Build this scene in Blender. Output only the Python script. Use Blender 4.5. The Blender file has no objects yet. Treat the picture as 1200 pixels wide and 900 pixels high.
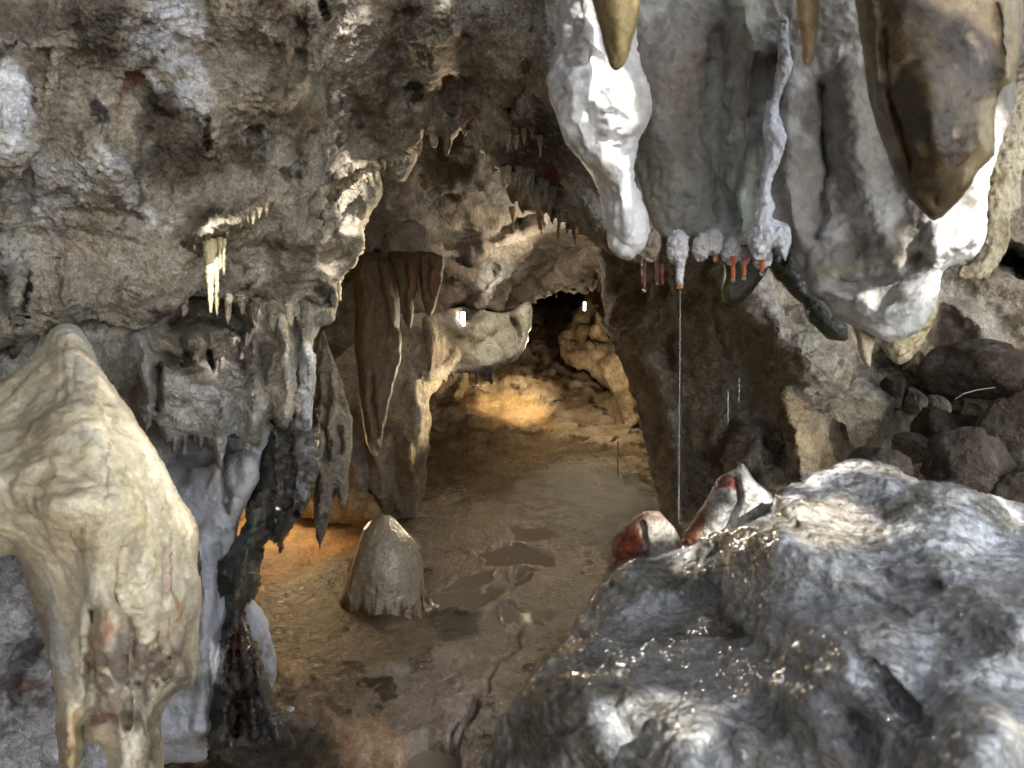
import bpy, math, random
import numpy as np
from math import radians as R
random.seed(7); RNG = np.random.RandomState(11)
S = bpy.context.scene; COL = S.collection

# ------------------------------------------------------------------ camera maths
F = 867.0; PITCH = R(10); CAM = np.array([0.0, 0.0, 1.5])
FW = np.array([0, math.cos(PITCH), -math.sin(PITCH)]); UP = np.array([0, math.sin(PITCH), math.cos(PITCH)]); RT = np.array([1.0, 0, 0])
def P(px, py, d):
    px = np.asarray(px, float); py = np.asarray(py, float); d = np.asarray(d, float)
    return CAM + d[..., None]*(FW + RT*((px-600)/F)[..., None] + UP*((450-py)/F)[..., None])
def ground(px, py, z=0.0):
    v = FW + RT*((px-600)/F) + UP*((450-py)/F); t = (z-CAM[2])/v[2]; return CAM + v*t
def proj(W):
    q = W-CAM; d = np.maximum(q@FW, 1e-3); return 600+F*(q@RT)/d, 450-F*(q@UP)/d

# ------------------------------------------------------------------ noise
perm = RNG.permutation(256); perm = np.concatenate([perm, perm, perm])
G3 = RNG.normal(size=(256, 3)); G3 /= np.linalg.norm(G3, axis=1)[:, None]
def noise(p, seed=0):
    p = p + seed*17.31; i = np.floor(p).astype(np.int64); f = p-i; u = f*f*f*(f*(f*6-15)+10); i &= 255
    out = 0
    for dx in (0, 1):
        wx = u[:, 0] if dx else 1-u[:, 0]
        for dy in (0, 1):
            wy = u[:, 1] if dy else 1-u[:, 1]
            for dz in (0, 1):
                wz = u[:, 2] if dz else 1-u[:, 2]
                h = perm[perm[perm[(i[:, 0]+dx) & 255]+((i[:, 1]+dy) & 255)]+((i[:, 2]+dz) & 255)]
                g = G3[h]
                out = out + wx*wy*wz*(g[:, 0]*(f[:, 0]-dx)+g[:, 1]*(f[:, 1]-dy)+g[:, 2]*(f[:, 2]-dz))
    return out*1.6
def fbm(p, o=4, seed=0, mode=''):
    s = 0; a = 1; t = 0
    for k in range(o):
        n = noise(p*2**k, seed+k)
        if mode == 'ridge': n = 1-2*np.abs(n)*1.6
        if mode == 'billow': n = 2*np.abs(n)*1.6-1
        s = s+a*n; t += a; a *= .5
    return s/t
def worley(p, seed=0):
    p = p+seed*9.1; i = np.floor(p).astype(np.int64); best = np.full(len(p), 9.0)
    for dx in (-1, 0, 1):
        for dy in (-1, 0, 1):
            for dz in (-1, 0, 1):
                c = i+np.array([dx, dy, dz]); h = perm[perm[perm[c[:, 0] & 255]+(c[:, 1] & 255)]+(c[:, 2] & 255)]
                q = c+.5+G3[h]*.42
                best = np.minimum(best, ((q-p)**2).sum(1))
    return np.sqrt(best)
def sstep(a, b, x):
    t = np.clip((x-a)/(b-a), 0, 1); return t*t*(3-2*t)

# ------------------------------------------------------------------ 2-d helpers (all in photograph pixels)
def smooth(pts, n=4, closed=True):
    P_ = np.array(pts, float); N = len(P_); out = []
    for k in range(N if closed else N-1):
        if closed: a, b, c, d = P_[k-1], P_[k], P_[(k+1) % N], P_[(k+2) % N]
        else: a, b, c, d = P_[max(k-1, 0)], P_[k], P_[k+1], P_[min(k+2, N-1)]
        for j in range(n):
            t = j/n; out.append(.5*((2*b)+(c-a)*t+(2*a-5*b+4*c-d)*t*t+(3*b-a-3*c+d)*t**3))
    if not closed: out.append(P_[-1])
    return np.array(out)
def seg_d(x, y, a, b):
    ex, ey = b[0]-a[0], b[1]-a[1]; L = ex*ex+ey*ey+1e-9
    t = np.clip(((x-a[0])*ex+(y-a[1])*ey)/L, 0, 1)
    return np.hypot(x-a[0]-t*ex, y-a[1]-t*ey), t
def poly_sd(x, y, pts):
    ins = np.zeros(x.shape, bool); d = np.full(x.shape, 1e9); n = len(pts)
    for k in range(n):
        a, b = pts[k], pts[(k+1) % n]
        d = np.minimum(d, seg_d(x, y, a, b)[0])
        c = ((a[1] > y) != (b[1] > y)) & (x < (b[0]-a[0])*(y-a[1])/(b[1]-a[1]+1e-12)+a[0]); ins ^= c
    return np.where(ins, d, -d)
def line_d(x, y, pts):
    """distance to a polyline and the 0..1 position along it"""
    n = len(pts)-1; D = np.full(x.shape, 1e9); T = np.zeros(x.shape)
    for k in range(n):
        d, t = seg_d(x, y, pts[k], pts[k+1]); m = d < D; D = np.where(m, d, D); T = np.where(m, (k+t)/n, T)
    return D, T
def idw(x, y, ctrl, p=2.2):
    num = 0; den = 0
    for cx, cy, v in ctrl:
        w = 1/(((x-cx)**2+(y-cy)**2)/100+20)**(p/2*1.3); num = num+w*v; den = den+w
    return num/den

# ------------------------------------------------------------------ paint: colours of the rock itself and some painted light and shade, alpha = wetness
def lerp_col(C, m, col):
    col = np.array(col, float)
    if len(col) == 3: C[:, :3] += m[:, None]*(col-C[:, :3])
    else: C += m[:, None]*(col-C)
def paint(C, x, y, W, items, seed=0):
    for k, it in enumerate(items):
        pts, w, col = it[0], it[1], it[2]; s = it[3] if len(it) > 3 else 1; brk = it[4] if len(it) > 4 else 0.0
        n1 = fbm(W*it[5] if len(it) > 5 else W*9, 4, 40+k+seed)
        if len(pts[0]) == 2 and it[1] < 0:       # negative width: area
            m = sstep(w*1.6, -w*1.2, poly_sd(x, y, smooth(pts, 3))+n1*(-w)*2.4+fbm(W*40, 3, 60+k+seed)*(-w)*1.8)
        else:
            d, t = line_d(x, y, smooth(pts, 3, False)); n2 = fbm(W*45, 3, 60+k+seed); m = sstep(w*1.75, w*.05, d+n1*w*1.6+n2*w*1.3)*(.8+.5*np.clip(n2, -.5, .4))
        if brk:
            m = m*sstep(-.1, .22, fbm(W*30, 3, 70+k)+(.5-brk)*.8)
        lerp_col(C, m*s, col)

# ------------------------------------------------------------------ materials
def rock_mat(name, scale=1.0, bump=.5, rough=.75, wetr=.2, spec=.5, vor=.3, var=.45, coat=0, fine=1.0, hue=.5):
    m = bpy.data.materials.new(name); m.use_nodes = True; nt = m.node_tree; N = nt.nodes; L = nt.links; N.clear()
    out = N.new('ShaderNodeOutputMaterial'); b = N.new('ShaderNodeBsdfPrincipled'); L.new(b.outputs[0], out.inputs[0])
    at = N.new('ShaderNodeAttribute'); at.attribute_name = 'Col'
    tc = N.new('ShaderNodeTexCoord'); O = tc.outputs['Object']
    def nz(sc, det=5, rg=.6, dist=0.0):
        n = N.new('ShaderNodeTexNoise'); n.inputs['Scale'].default_value = sc*scale; n.inputs['Detail'].default_value = det
        n.inputs['Roughness'].default_value = rg; n.inputs['Distortion'].default_value = dist; L.new(O, n.inputs['Vector']); return n.outputs['Fac']
    def mr(v, a, b_, c, d):
        n = N.new('ShaderNodeMapRange'); n.inputs[1].default_value = a; n.inputs[2].default_value = b_; n.inputs[3].default_value = c; n.inputs[4].default_value = d
        L.new(v, n.inputs[0]); return n.outputs[0]
    def mt(op, a, b_):
        n = N.new('ShaderNodeMath'); n.operation = op
        for k, v in enumerate((a, b_)):
            if isinstance(v, (int, float)): n.inputs[k].default_value = v
            else: L.new(v, n.inputs[k])
        return n.outputs[0]
    n1 = nz(7, 6, .65, .3); n2 = nz(45, 6, .7); n3 = nz(150, 4, .7)
    v = mt('MULTIPLY', mr(n1, .3, .7, 1-var, 1+var*.7), mr(n2, .3, .7, 1-var*.8, 1+var*.6))
    v = mt('MULTIPLY', v, mr(n3, .3, .7, 1-var*.7, 1+var*.6))
    vm = N.new('ShaderNodeVectorMath'); vm.operation = 'SCALE'; L.new(at.outputs['Color'], vm.inputs[0]); L.new(v, vm.inputs['Scale'])
    hs = N.new('ShaderNodeMix'); hs.data_type = 'RGBA'; hs.blend_type = 'MULTIPLY'
    L.new(mr(nz(18, 5, .7), .45, .72, 0, hue), hs.inputs[0]); L.new(vm.outputs[0], hs.inputs[6]); hs.inputs[7].default_value = (.86, .7, .5, 1)
    L.new(hs.outputs[2], b.inputs['Base Color'])
    wet = mr(mt('ADD', at.outputs['Alpha'], mt('MULTIPLY', mt('SUBTRACT', n2, .5), .9)), .25, .75, 0, 1)
    L.new(mr(wet, 0, 1, rough, wetr), b.inputs['Roughness'])
    b.inputs['Specular IOR Level'].default_value = spec
    if coat:
        L.new(mr(wet, 0, 1, 0, coat), b.inputs['Coat Weight']); b.inputs['Coat Roughness'].default_value = .12
    vo = N.new('ShaderNodeTexVoronoi'); vo.inputs['Scale'].default_value = 70*scale; vo.feature = 'SMOOTH_F1'; L.new(O, vo.inputs['Vector'])
    h = mt('ADD', mt('MULTIPLY', nz(22, 7, .68), 1.0), mt('MULTIPLY', n2, .5))
    h = mt('ADD', h, mt('MULTIPLY', vo.outputs['Distance'], -vor))
    h = mt('ADD', h, mt('MULTIPLY', nz(260, 3, .6), .16*fine))
    bp = N.new('ShaderNodeBump'); bp.inputs['Strength'].default_value = bump; bp.inputs['Distance'].default_value = .02/scale**.5
    L.new(h, bp.inputs['Height']); L.new(bp.outputs[0], b.inputs['Normal'])
    return m
M_DRY = rock_mat('dry_limestone', 1, 1.0, .85, .35, .3, .5, .5, fine=2.5)
M_FAR = rock_mat('cave_wall_limestone', .6, .9, .8, .4, .35, .2, .45)
M_CAL = rock_mat('white_calcite', 1.3, .45, .6, .22, .4, .5, .18, hue=.25)
M_FLOW = rock_mat('cream_flowstone', 1.0, .5, .55, .25, .35, .2, .32, hue=.4)
M_WET = rock_mat('wet_dark_rock', 1.1, .7, .45, .12, .6, .3, .5, coat=.6)
M_BOUL = rock_mat('wet_foreground_limestone', 1.2, .85, .5, .1, .7, .8, .5, coat=.8)
_e1 = np.array([.75, .25, -.61]); _e1 /= np.linalg.norm(_e1); _e2 = np.cross(_e1, [0, 1, 0]); _e2 /= np.linalg.norm(_e2); _e3 = np.cross(_e1, _e2)
DIAG = np.stack([_e1*.45, _e2*1.25, _e3*1.1], 1)
M_MUD = rock_mat('cave_mud', .8, .6, .65, .17, .6, .25, .4)
M_POP = rock_mat('popcorn_calcite', 1.2, .8, .55, .3, .4, 1.2, .25)
M_RUST = rock_mat('rusty_rock', 1.4, .8, .5, .2, .5, .5, .6, coat=.2)
def plain(name, col, rough=.4, em=0, spec=.5, trans=0, bump=0, emcol=None):
    m = bpy.data.materials.new(name); m.use_nodes = True; nt = m.node_tree; b = nt.nodes['Principled BSDF']
    n = nt.nodes.new('ShaderNodeTexNoise'); n.inputs['Scale'].default_value = 60; n.inputs['Detail'].default_value = 4
    mx = nt.nodes.new('ShaderNodeMix'); mx.data_type = 'RGBA'; mx.inputs[6].default_value = (*[c*.8 for c in col], 1); mx.inputs[7].default_value = (*[min(1, c*1.15) for c in col], 1)
    nt.links.new(n.outputs['Fac'], mx.inputs[0]); nt.links.new(mx.outputs[2], b.inputs['Base Color'])
    b.inputs['Roughness'].default_value = rough; b.inputs['Specular IOR Level'].default_value = spec; b.inputs['Transmission Weight'].default_value = trans
    if em: b.inputs['Emission Color'].default_value = (*(emcol or col), 1); b.inputs['Emission Strength'].default_value = em
    if bump:
        bp = nt.nodes.new('ShaderNodeBump'); bp.inputs['Strength'].default_value = bump; bp.inputs['Distance'].default_value = .004
        nt.links.new(n.outputs['Fac'], bp.inputs['Height']); nt.links.new(bp.outputs[0], b.inputs['Normal'])
    return m

# ------------------------------------------------------------------ mesh building
def tag(o, label=None, cat=None, group=None, kind=None):
    for k, v in (('label', label), ('category', cat), ('group', group), ('kind', kind)):
        if v: o[k] = v
    return o
def link_mesh(name, V, faces, mat, C=None, parent=None, smoothf=True):
    V = np.asarray(V, float); c = V.mean(0)
    if parent is not None: c = np.zeros(3)
    me = bpy.data.meshes.new(name); me.vertices.add(len(V)); me.vertices.foreach_set('co', (V-c).astype(np.float32).ravel())
    fl = faces if isinstance(faces, list) else [faces]
    nl = sum(f.size for f in fl); nf = sum(len(f) for f in fl)
    me.loops.add(nl); me.loops.foreach_set('vertex_index', np.concatenate([f.ravel() for f in fl]).astype(np.int32))
    st = []; o = 0
    for f in fl: st.append(o+np.arange(len(f))*f.shape[1]); o += f.size
    me.polygons.add(nf); me.polygons.foreach_set('loop_start', np.concatenate(st).astype(np.int32))
    me.polygons.foreach_set('use_smooth', np.full(nf, smoothf))
    me.update(calc_edges=True); me.validate()
    if C is not None:
        a = me.color_attributes.new('Col', 'FLOAT_COLOR', 'POINT'); a.data.foreach_set('color', np.clip(C, 0, 1).astype(np.float32).ravel())
    me.materials.append(mat)
    ob = bpy.data.objects.new(name, me); COL.objects.link(ob); ob.location = c
    if parent is not None:
        ob.parent = parent; ob.matrix_parent_inverse = parent.matrix_basis.inverted() if False else ob.matrix_parent_inverse
        me.transform(__import__('mathutils').Matrix.Translation([-v for v in parent.location]))
    return ob
def vnormals(V, faces):
    N = np.zeros_like(V)
    for f in (faces if isinstance(faces, list) else [faces]):
        if f.shape[1] == 4: n = np.cross(V[f[:, 2]]-V[f[:, 0]], V[f[:, 3]]-V[f[:, 1]])
        else: n = np.cross(V[f[:, 1]]-V[f[:, 0]], V[f[:, 2]]-V[f[:, 0]])
        for k in range(f.shape[1]):
            for c in range(3): N[:, c] += np.bincount(f[:, k], n[:, c], len(V))
    return N/(np.linalg.norm(N, axis=1)[:, None]+1e-12)
def rough(V, faces, spec, seed=0, mask=1.0):
    """spec: list of (type, frequency 1/m, amplitude m[, octaves[, (sx,sy,sz)]])"""
    N = vnormals(V, faces); off = np.zeros(len(V))
    for k, sp in enumerate(spec):
        ty, fr, am = sp[:3]; o = sp[3] if len(sp) > 3 else 4; q = V*fr
        if len(sp) > 4: q = q*np.array(sp[4]) if np.ndim(sp[4]) == 1 else q@np.array(sp[4])
        if ty == 'w': off += am*(.5-worley(q+.25*fbm(q, 2, 5)[:, None], seed+k))
        elif ty == 'W': off += am*np.maximum(0, .62-worley(q, seed+k))**.5*1.2
        else: off += am*fbm(q, o, seed+k*7, {'f': '', 'r': 'ridge', 'b': 'billow'}[ty])
    return V+N*(off*mask)[:, None]

def blob(name, outline, depth, mat, T=.1, Tb=None, Rr=40, step=3.0, spikes=(), holes=(), edge=4.0, efreq=.03, strokes=(),
         spec=(('f', 6, .03), ('f', 25, .008)), base=(.35, .31, .26, 0), cols=(), seed=0, sm=3, parent=None, mot=None, lvl=0.0, warp=6.0):
    """A closed rock body: outline and depth come from the photograph, thickness T towards the viewer and Tb away from him."""
    Tb = T if Tb is None else Tb
    pts = smooth(outline, sm) if sm > 1 else np.array(outline, float)
    allx = np.concatenate([pts[:, 0]]+[np.array([s[0], s[2]]) for s in spikes]); ally = np.concatenate([pts[:, 1]]+[np.array([s[1], s[3]]) for s in spikes])
    x0, x1 = allx.min()-12, allx.max()+12; y0, y1 = ally.min()-12, ally.max()+12
    nx = int((x1-x0)/step)+2; ny = int((y1-y0)/step)+2
    X, Y = np.meshgrid(x0+np.arange(nx)*step, y0+np.arange(ny)*step)
    def field(x, y):
        sh = x.shape; q = np.stack([x.ravel()*efreq, y.ravel()*efreq, np.full(x.size, seed*3.7)], 1)
        wx = fbm(q, 4, 3).reshape(sh)*edge*2; wy = fbm(q, 4, 9).reshape(sh)*edge*2
        f = poly_sd(x+wx, y+wy, pts)
        for h in holes: f = np.minimum(f, -poly_sd(x+wx, y+wy, smooth(h, 3)))
        for s in spikes:        # x0,y0 (root) x1,y1 (tip), radius root, radius tip
            xs, ys = x+wx*.35, y+wy*.35
            d, t = seg_d(xs, ys, (s[0], s[1]), (s[2], s[3])); f = np.maximum(f, s[4]*(1-t)**.8+(s[5] if len(s) > 5 else 1.0)*t-d)
        return f
    f = field(X, Y); ins = f > 0
    nb = np.zeros_like(ins); pad = np.pad(ins, 1)
    for dy in (0, 1, 2):
        for dx in (0, 1, 2): nb |= pad[dy:dy+ny, dx:dx+nx]
    sn = nb & ~ins
    sx, sy = X[sn], Y[sn]
    for _ in range(3):
        e = 1.0; f0 = field(sx, sy); gx = (field(sx+e, sy)-field(sx-e, sy))/2; gy = (field(sx, sy+e)-field(sx, sy-e))/2
        g2 = gx*gx+gy*gy+.15; mv = np.clip(-f0/g2, -step*1.2, step*1.2); sx = sx+gx*mv; sy = sy+gy*mv
    X[sn] = sx; Y[sn] = sy; f[sn] = 0
    H = np.sqrt(np.clip(1-(1-np.clip(f/Rr, 0, 1))**2, 0, 1))*ins; Hs = H.copy()
    for _ in range(int(min(220, (Rr/step)**2*.22))):
        Z = np.pad(Hs, 1, mode='edge'); Hs = (Z[:-2, 1:-1]+Z[2:, 1:-1]+Z[1:-1, :-2]+Z[1:-1, 2:]+Hs)/5*ins
    H = H+(Hs-H)*sstep(0, .45, f/Rr)
    idx = -np.ones(X.shape, int); use = ins | sn; n = use.sum(); idx[use] = np.arange(n)
    x, y, ff, isn = X[use], Y[use], f[use], sn[use]
    q = np.stack([x*.02, y*.02, np.full(n, seed*1.3)], 1)
    h = H[use]
    d0 = idw(x, y, depth)
    off = np.zeros(n)
    wq = np.stack([x*.03, y*.03, np.full(n, seed+.5)], 1); wx = x+fbm(wq, 3, 21)*warp; wy = y+fbm(wq, 3, 22)*warp
    for st in strokes:
        pl, w, am = st[:3]; d, tt = line_d(wx, wy, smooth(pl, 3, False) if len(pl) > 2 else np.array(pl, float))
        prof = st[3] if len(st) > 3 else 'r'
        if prof == 'a':
            off += am*sstep(-w, w, poly_sd(wx, wy, smooth(pl, 3)))
        elif prof == 't':   # tapered ridge, wide at the start, thin at the end
            w2 = w*(1-.8*tt)+.5; off += am*(w2/w)**.5*np.sqrt(np.clip(1-(d/w2)**2, 0, 1))
        elif prof == 'g': off -= am*np.exp(-(d/w)**2*2)
        elif prof == 's': off += am*np.exp(-(d/w)**2*1.5)
        else: off += am*np.sqrt(np.clip(1-(d/w)**2, 0, 1))
    hb = np.clip(h*1.5, 0, 1)
    A = P(x, y, d0-T*h-off*hb); inner = ~isn; B = P(x[inner], y[inner], (d0+Tb*h)[inner])
    bi = np.arange(n); bi[inner] = n+np.arange(inner.sum())
    c = (ins[:-1, :-1] | ins[1:, :-1] | ins[:-1, 1:] | ins[1:, 1:])
    i00, i01, i10, i11 = idx[:-1, :-1][c], idx[:-1, 1:][c], idx[1:, :-1][c], idx[1:, 1:][c]
    Fq = np.stack([i00, i10, i11, i01], 1); Bq = bi[Fq[:, ::-1]]
    V = np.concatenate([A, B]); faces = np.concatenate([Fq, Bq])
    mk = .45+.55*sstep(0, min(9, Rr*.3), ff); V2 = rough(V, faces, spec, seed, np.concatenate([mk, mk[inner]]))
    px = np.concatenate([x, x[inner]]); py = np.concatenate([y, y[inner]])
    C = np.tile(np.array(base, float), (len(V), 1))
    if mot:     # mottling: (colour, frequency, threshold, softness)
        for k, (mc, fr, th, so) in enumerate(mot):
            lerp_col(C, sstep(th-so, th+so, fbm(V2*fr, 5, 31+k+seed)), mc)
    if cols: paint(C, px, py, V2, cols, seed)
    return link_mesh(name, V2, faces, mat, C, parent)

def tube(name, pts, rad, mat, seg=10, col=(.5, .5, .5, 0), parent=None, spec=None, cols=None, seed=0, sub=6):
    """tapered closed tube along 3-d points"""
    pts = np.array(pts, float); rad = np.array(rad, float)
    T_ = np.linspace(0, len(pts)-1, (len(pts)-1)*sub+1); p = np.stack([np.interp(T_, range(len(pts)), pts[:, k]) for k in range(3)], 1); r = np.interp(T_, range(len(pts)), rad)
    d = np.gradient(p, axis=0); d /= np.linalg.norm(d, axis=1)[:, None]+1e-12
    a = np.cross(d, [0.3, 1, .1]); a /= np.linalg.norm(a, axis=1)[:, None]; b = np.cross(d, a)
    th = np.arange(seg)/seg*2*np.pi; n = len(p)
    V = (p[:, None, :]+r[:, None, None]*(np.cos(th)[None, :, None]*a[:, None, :]+np.sin(th)[None, :, None]*b[:, None, :])).reshape(-1, 3)
    f = []
    for i in range(n-1):
        for j in range(seg): f.append((i*seg+j, i*seg+(j+1) % seg, (i+1)*seg+(j+1) % seg, (i+1)*seg+j))
    V = np.concatenate([V, p[:1], p[-1:]]); tri = []
    for j in range(seg): tri.append((n*seg, (j+1) % seg, j)); tri.append((n*seg+1, (n-1)*seg+j, (n-1)*seg+(j+1) % seg))
    faces = [np.array(f), np.array(tri)]
    if spec: V = rough(V, faces, spec, seed)
    C = np.tile(np.array(col, float), (len(V), 1))
    if cols:    # list of (t0,t1,colour): along the length
        tt = np.concatenate([np.repeat(np.linspace(0, 1, n), seg), [0, 1]])
        for t0, t1, cc in cols: lerp_col(C, sstep(t0, t1, tt), cc)
    return link_mesh(name, V, faces, mat, C, parent)

ICO = {}
def ico(sub):
    if sub not in ICO:
        import bmesh
        bm = bmesh.new(); bmesh.ops.create_icosphere(bm, subdivisions=sub, radius=1)
        ICO[sub] = (np.array([v.co[:] for v in bm.verts]), np.array([[v.index for v in f.verts] for f in bm.faces])); bm.free()
    return ICO[sub]
def stone(name, loc, size, mat, base, seed, sub=5, planes=9, spec=(('f', 3, .1), ('f', 12, .03), ('r', 20, .012)), rz=0, cols=None, mot=None, parent=None, fun=None):
    V, Fc = ico(sub); V = V.copy(); r = np.random.RandomState(seed)
    for _ in range(planes):
        n = r.normal(size=3); n /= np.linalg.norm(n); d = r.uniform(.55, .85); V -= n*np.maximum(0, V@n-d)[:, None]*.92
    V = rough(V, Fc, spec, seed); U = V.copy()
    V = V*np.array(size); c, s = math.cos(rz), math.sin(rz); V = V@np.array([[c, s, 0], [-s, c, 0], [0, 0, 1]]); V = V+np.array(loc)
    C = np.tile(np.array(base, float), (len(V), 1))
    if mot:
        for k, (mc, fr, th, so) in enumerate(mot): lerp_col(C, sstep(th-so, th+so, fbm(V*fr, 5, 31+k+seed)), mc)
    if fun: fun(C, U)
    return link_mesh(name, V, Fc, mat, C, parent)
M_CAL2 = rock_mat('curtain_calcite', 1.1, .4, .6, .25, .4, .4, .2, hue=.25); M_WET3 = rock_mat('brown_wet_calcite', .9, .4, .6, .3, .18, .2, .35)
EXPO = 2.7; LAMP_EM = 4
# ------------------------------------------------------------------ colours (albedo)
GREY = (.33, .30, .255, 0); BROWN = (.2, .15, .1, 0); DARK = (.035, .03, .025, .6); WHITE = (.72, .72, .72, .1); BLUW = (.62, .64, .70, .1)
CREAM = (.62, .55, .40, .3); TAN = (.4, .31, .2, .1); RUST = (.28, .07, .02, .4); GREEN = (.07, .12, .05, .3); OCHRE = (.45, .24, .08, .3)

# ------------------------------------------------------------------ the enclosing cave: walls and roof far behind everything
SKYL = np.array([.30, -.70, .65]); SKYL /= np.linalg.norm(SKYL); MOUTH = np.array([.72, -.42, .5]); MOUTH /= np.linalg.norm(MOUTH)
def shell():
    nu, nv = 220, 300
    u = np.linspace(0, 1, nu); yy = -3.4+u*14.6; u2 = (yy+1)/12
    rx = 3.1+.4*np.sin(u2*3.2)-1.2*sstep(.35, .8, u2); rz = 2.6-1.2*sstep(.25, .8, u2)
    close = np.sqrt(np.clip(1-((u-.84)/.16).clip(0, 1)**2, 0, 1))*np.sqrt(np.clip(1-((.14-u)/.14).clip(0, 1)**2, 0, 1)); rx *= close; rz *= close; cx = .15+.25*u; cz = 1.1+0*u
    th = np.linspace(0, 2*np.pi, nv, endpoint=False)
    V = np.stack([cx[:, None]+rx[:, None]*np.cos(th), yy[:, None]+0*th, cz[:, None]+rz[:, None]*np.sin(th)], 2).reshape(-1, 3)
    i = np.arange((nu-1)*nv).reshape(nu-1, nv); j = np.roll(i, -1, 1)
    f = np.stack([i, i+nv, j+nv, j], 2).reshape(-1, 4)
    # the cave mouth: an irregular opening to the right of and behind the viewer
    q = V-CAM-np.array([.2, .8, 0]); q /= np.linalg.norm(q, axis=1)[:, None]; nn = fbm(V*1.2, 4, 55)*.16
    cut = (q@MOUTH > math.cos(R(46))+nn) | (q@SKYL > math.cos(R(36))+nn)
    f = f[~cut[f].any(1)]
    V = rough(V, f, [('f', .8, .35, 3), ('r', 2.5, .12, 4), ('f', 9, .05, 4)], 3)
    C = np.tile(np.array([.24, .19, .135, 0]), (len(V), 1))
    lerp_col(C, sstep(-.1, .3, fbm(V*2.2, 5, 8)), (.12, .085, .055, 0)); lerp_col(C, sstep(.1, .3, fbm(V*1.7, 5, 9)), (.33, .29, .23, 0))
    tag(link_mesh('cave_wall', V, f, M_FAR, C), kind='structure')
shell()

# ------------------------------------------------------------------ ground
def zfloor(X, Y):
    q = np.stack([X, Y, 0*X], -1).reshape(-1, 3)
    z = .045*fbm(q*1.1, 3, 2)+.022*fbm(q*4, 4, 3)
    z = z.reshape(X.shape)
    m = sstep(5.3, 8.4, Y+.25*z*20)*.74; z = z+m
    z = z+m*1.1*(.14*fbm(q*1.6, 4, 12, 'ridge')+.16*fbm(q*np.array([3, 7, 1]), 4, 14, 'ridge')).reshape(X.shape)
    z = z+.35*sstep(.75, 2.2, X-.12*(Y-5))*sstep(4.4, 6.5, Y)
    z = z+.10*np.exp(-(((X+.55)/.6)**2+((Y-2.35)/.5)**2))          # mud hump in front
    z = z+.05*np.exp(-(((X+.45)/.35)**2+((Y-3.35)/.5)**2))
    return z
def build_floor():
    nu, nv = 620, 560
    s = np.linspace(-1, 1, nu); y = .9*(12.5/.9)**np.linspace(0, 1, nv)
    X = (s[None, :]**1*(y[:, None]*.78+.35)); Y = np.repeat(y[:, None], nu, 1); Z = zfloor(X, Y)
    V = np.stack([X, Y, Z], 2).reshape(-1, 3); px, py = proj(V)
    n1 = fbm(V*3, 4, 17); n2 = fbm(V*7, 4, 27); wx, wy = px+n1*26+n2*8, py+n1*9+n2*7
    fz = sstep(-30, 20, poly_sd(wx, wy, smooth([(470, 650), (520, 622), (600, 606), (690, 612), (790, 660), (760, 740), (640, 760), (560, 738), (480, 722)], 3)))
    V[:, 2] = V[:, 2]*(1-fz)+fz*(.004+.006*n1+.007*n2)
    # rimstone pools: flat beds with raised rims
    for pl in POOLS:
        sd = poly_sd(wx, wy, np.array(pl, float)); V[:, 2] = V[:, 2]*(1-sstep(-6, 1, sd))+(-.003-.01*sstep(0, 6, sd))*sstep(-6, 1, sd); V[:, 2] += .005*np.exp(-((sd+3.5)/2.2)**2)*(1+2*n1)
    for pl, w, a in FLOOR_STROKES:
        d, t = line_d(wx, wy, smooth(pl, 3, False)); V[:, 2] += a*np.exp(-(d/w)**2*1.5)
    f = np.arange((nv-1)*nu).reshape(nv-1, nu)[:, :-1].ravel(); F4 = np.stack([f, f+1, f+nu+1, f+nu], 1)
    inpool = np.zeros(len(V))
    for pl in POOLS: inpool = np.maximum(inpool, sstep(-8, 2, poly_sd(wx, wy, smooth(pl, 3))))
    V = rough(V, F4, [('f', 9, .011, 4), ('r', 20, .003, 3), ('b', 60, .001, 3)], 5, 1-np.maximum(inpool, fz*.8))
    C = np.tile(np.array([.28, .22, .145, .65]), (len(V), 1))
    lerp_col(C, sstep(-.2, .25, fbm(V*2.3, 5, 8)), (.15, .105, .065, .6)); lerp_col(C, sstep(.05, .3, fbm(V*5, 5, 19)), (.34, .29, .23, .35))
    lerp_col(C, sstep(.12, .25, fbm(V*9, 4, 23)), (.05, .035, .022, .75))
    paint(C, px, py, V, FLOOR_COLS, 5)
    tag(link_mesh('cave_floor', V, F4, M_MUD, C), kind='structure')
POOLS = [[(503, 690), (528, 685), (560, 689), (574, 684), (592, 690), (585, 702), (562, 712), (520, 712), (500, 703)], [(566, 655), (588, 645), (612, 641), (646, 650), (640, 661), (600, 663), (575, 660)],
         [(512, 682), (540, 668), (582, 664), (578, 680), (552, 684)], [(605, 668), (632, 672), (630, 690), (612, 692)], [(595, 712), (650, 712), (640, 728), (600, 730)],
         [(612, 672), (622, 672), (622, 680), (614, 682)], [(480, 870), (510, 862), (545, 875), (550, 910), (470, 910)], [(598, 620), (640, 618), (650, 630), (605, 634)]]
FLOOR_STROKES = [([(614, 738), (601, 765), (583, 779), (577, 800), (556, 817), (549, 838), (533, 858), (530, 905)], 2.2, -.016), ([(555, 815), (548, 850), (540, 900)], 2.5, -.015),
                 ([(380, 840), (410, 862), (440, 870), (475, 872)], 7, .02), ([(520, 705), (555, 715), (600, 708), (640, 735)], 4, .008)]
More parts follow.
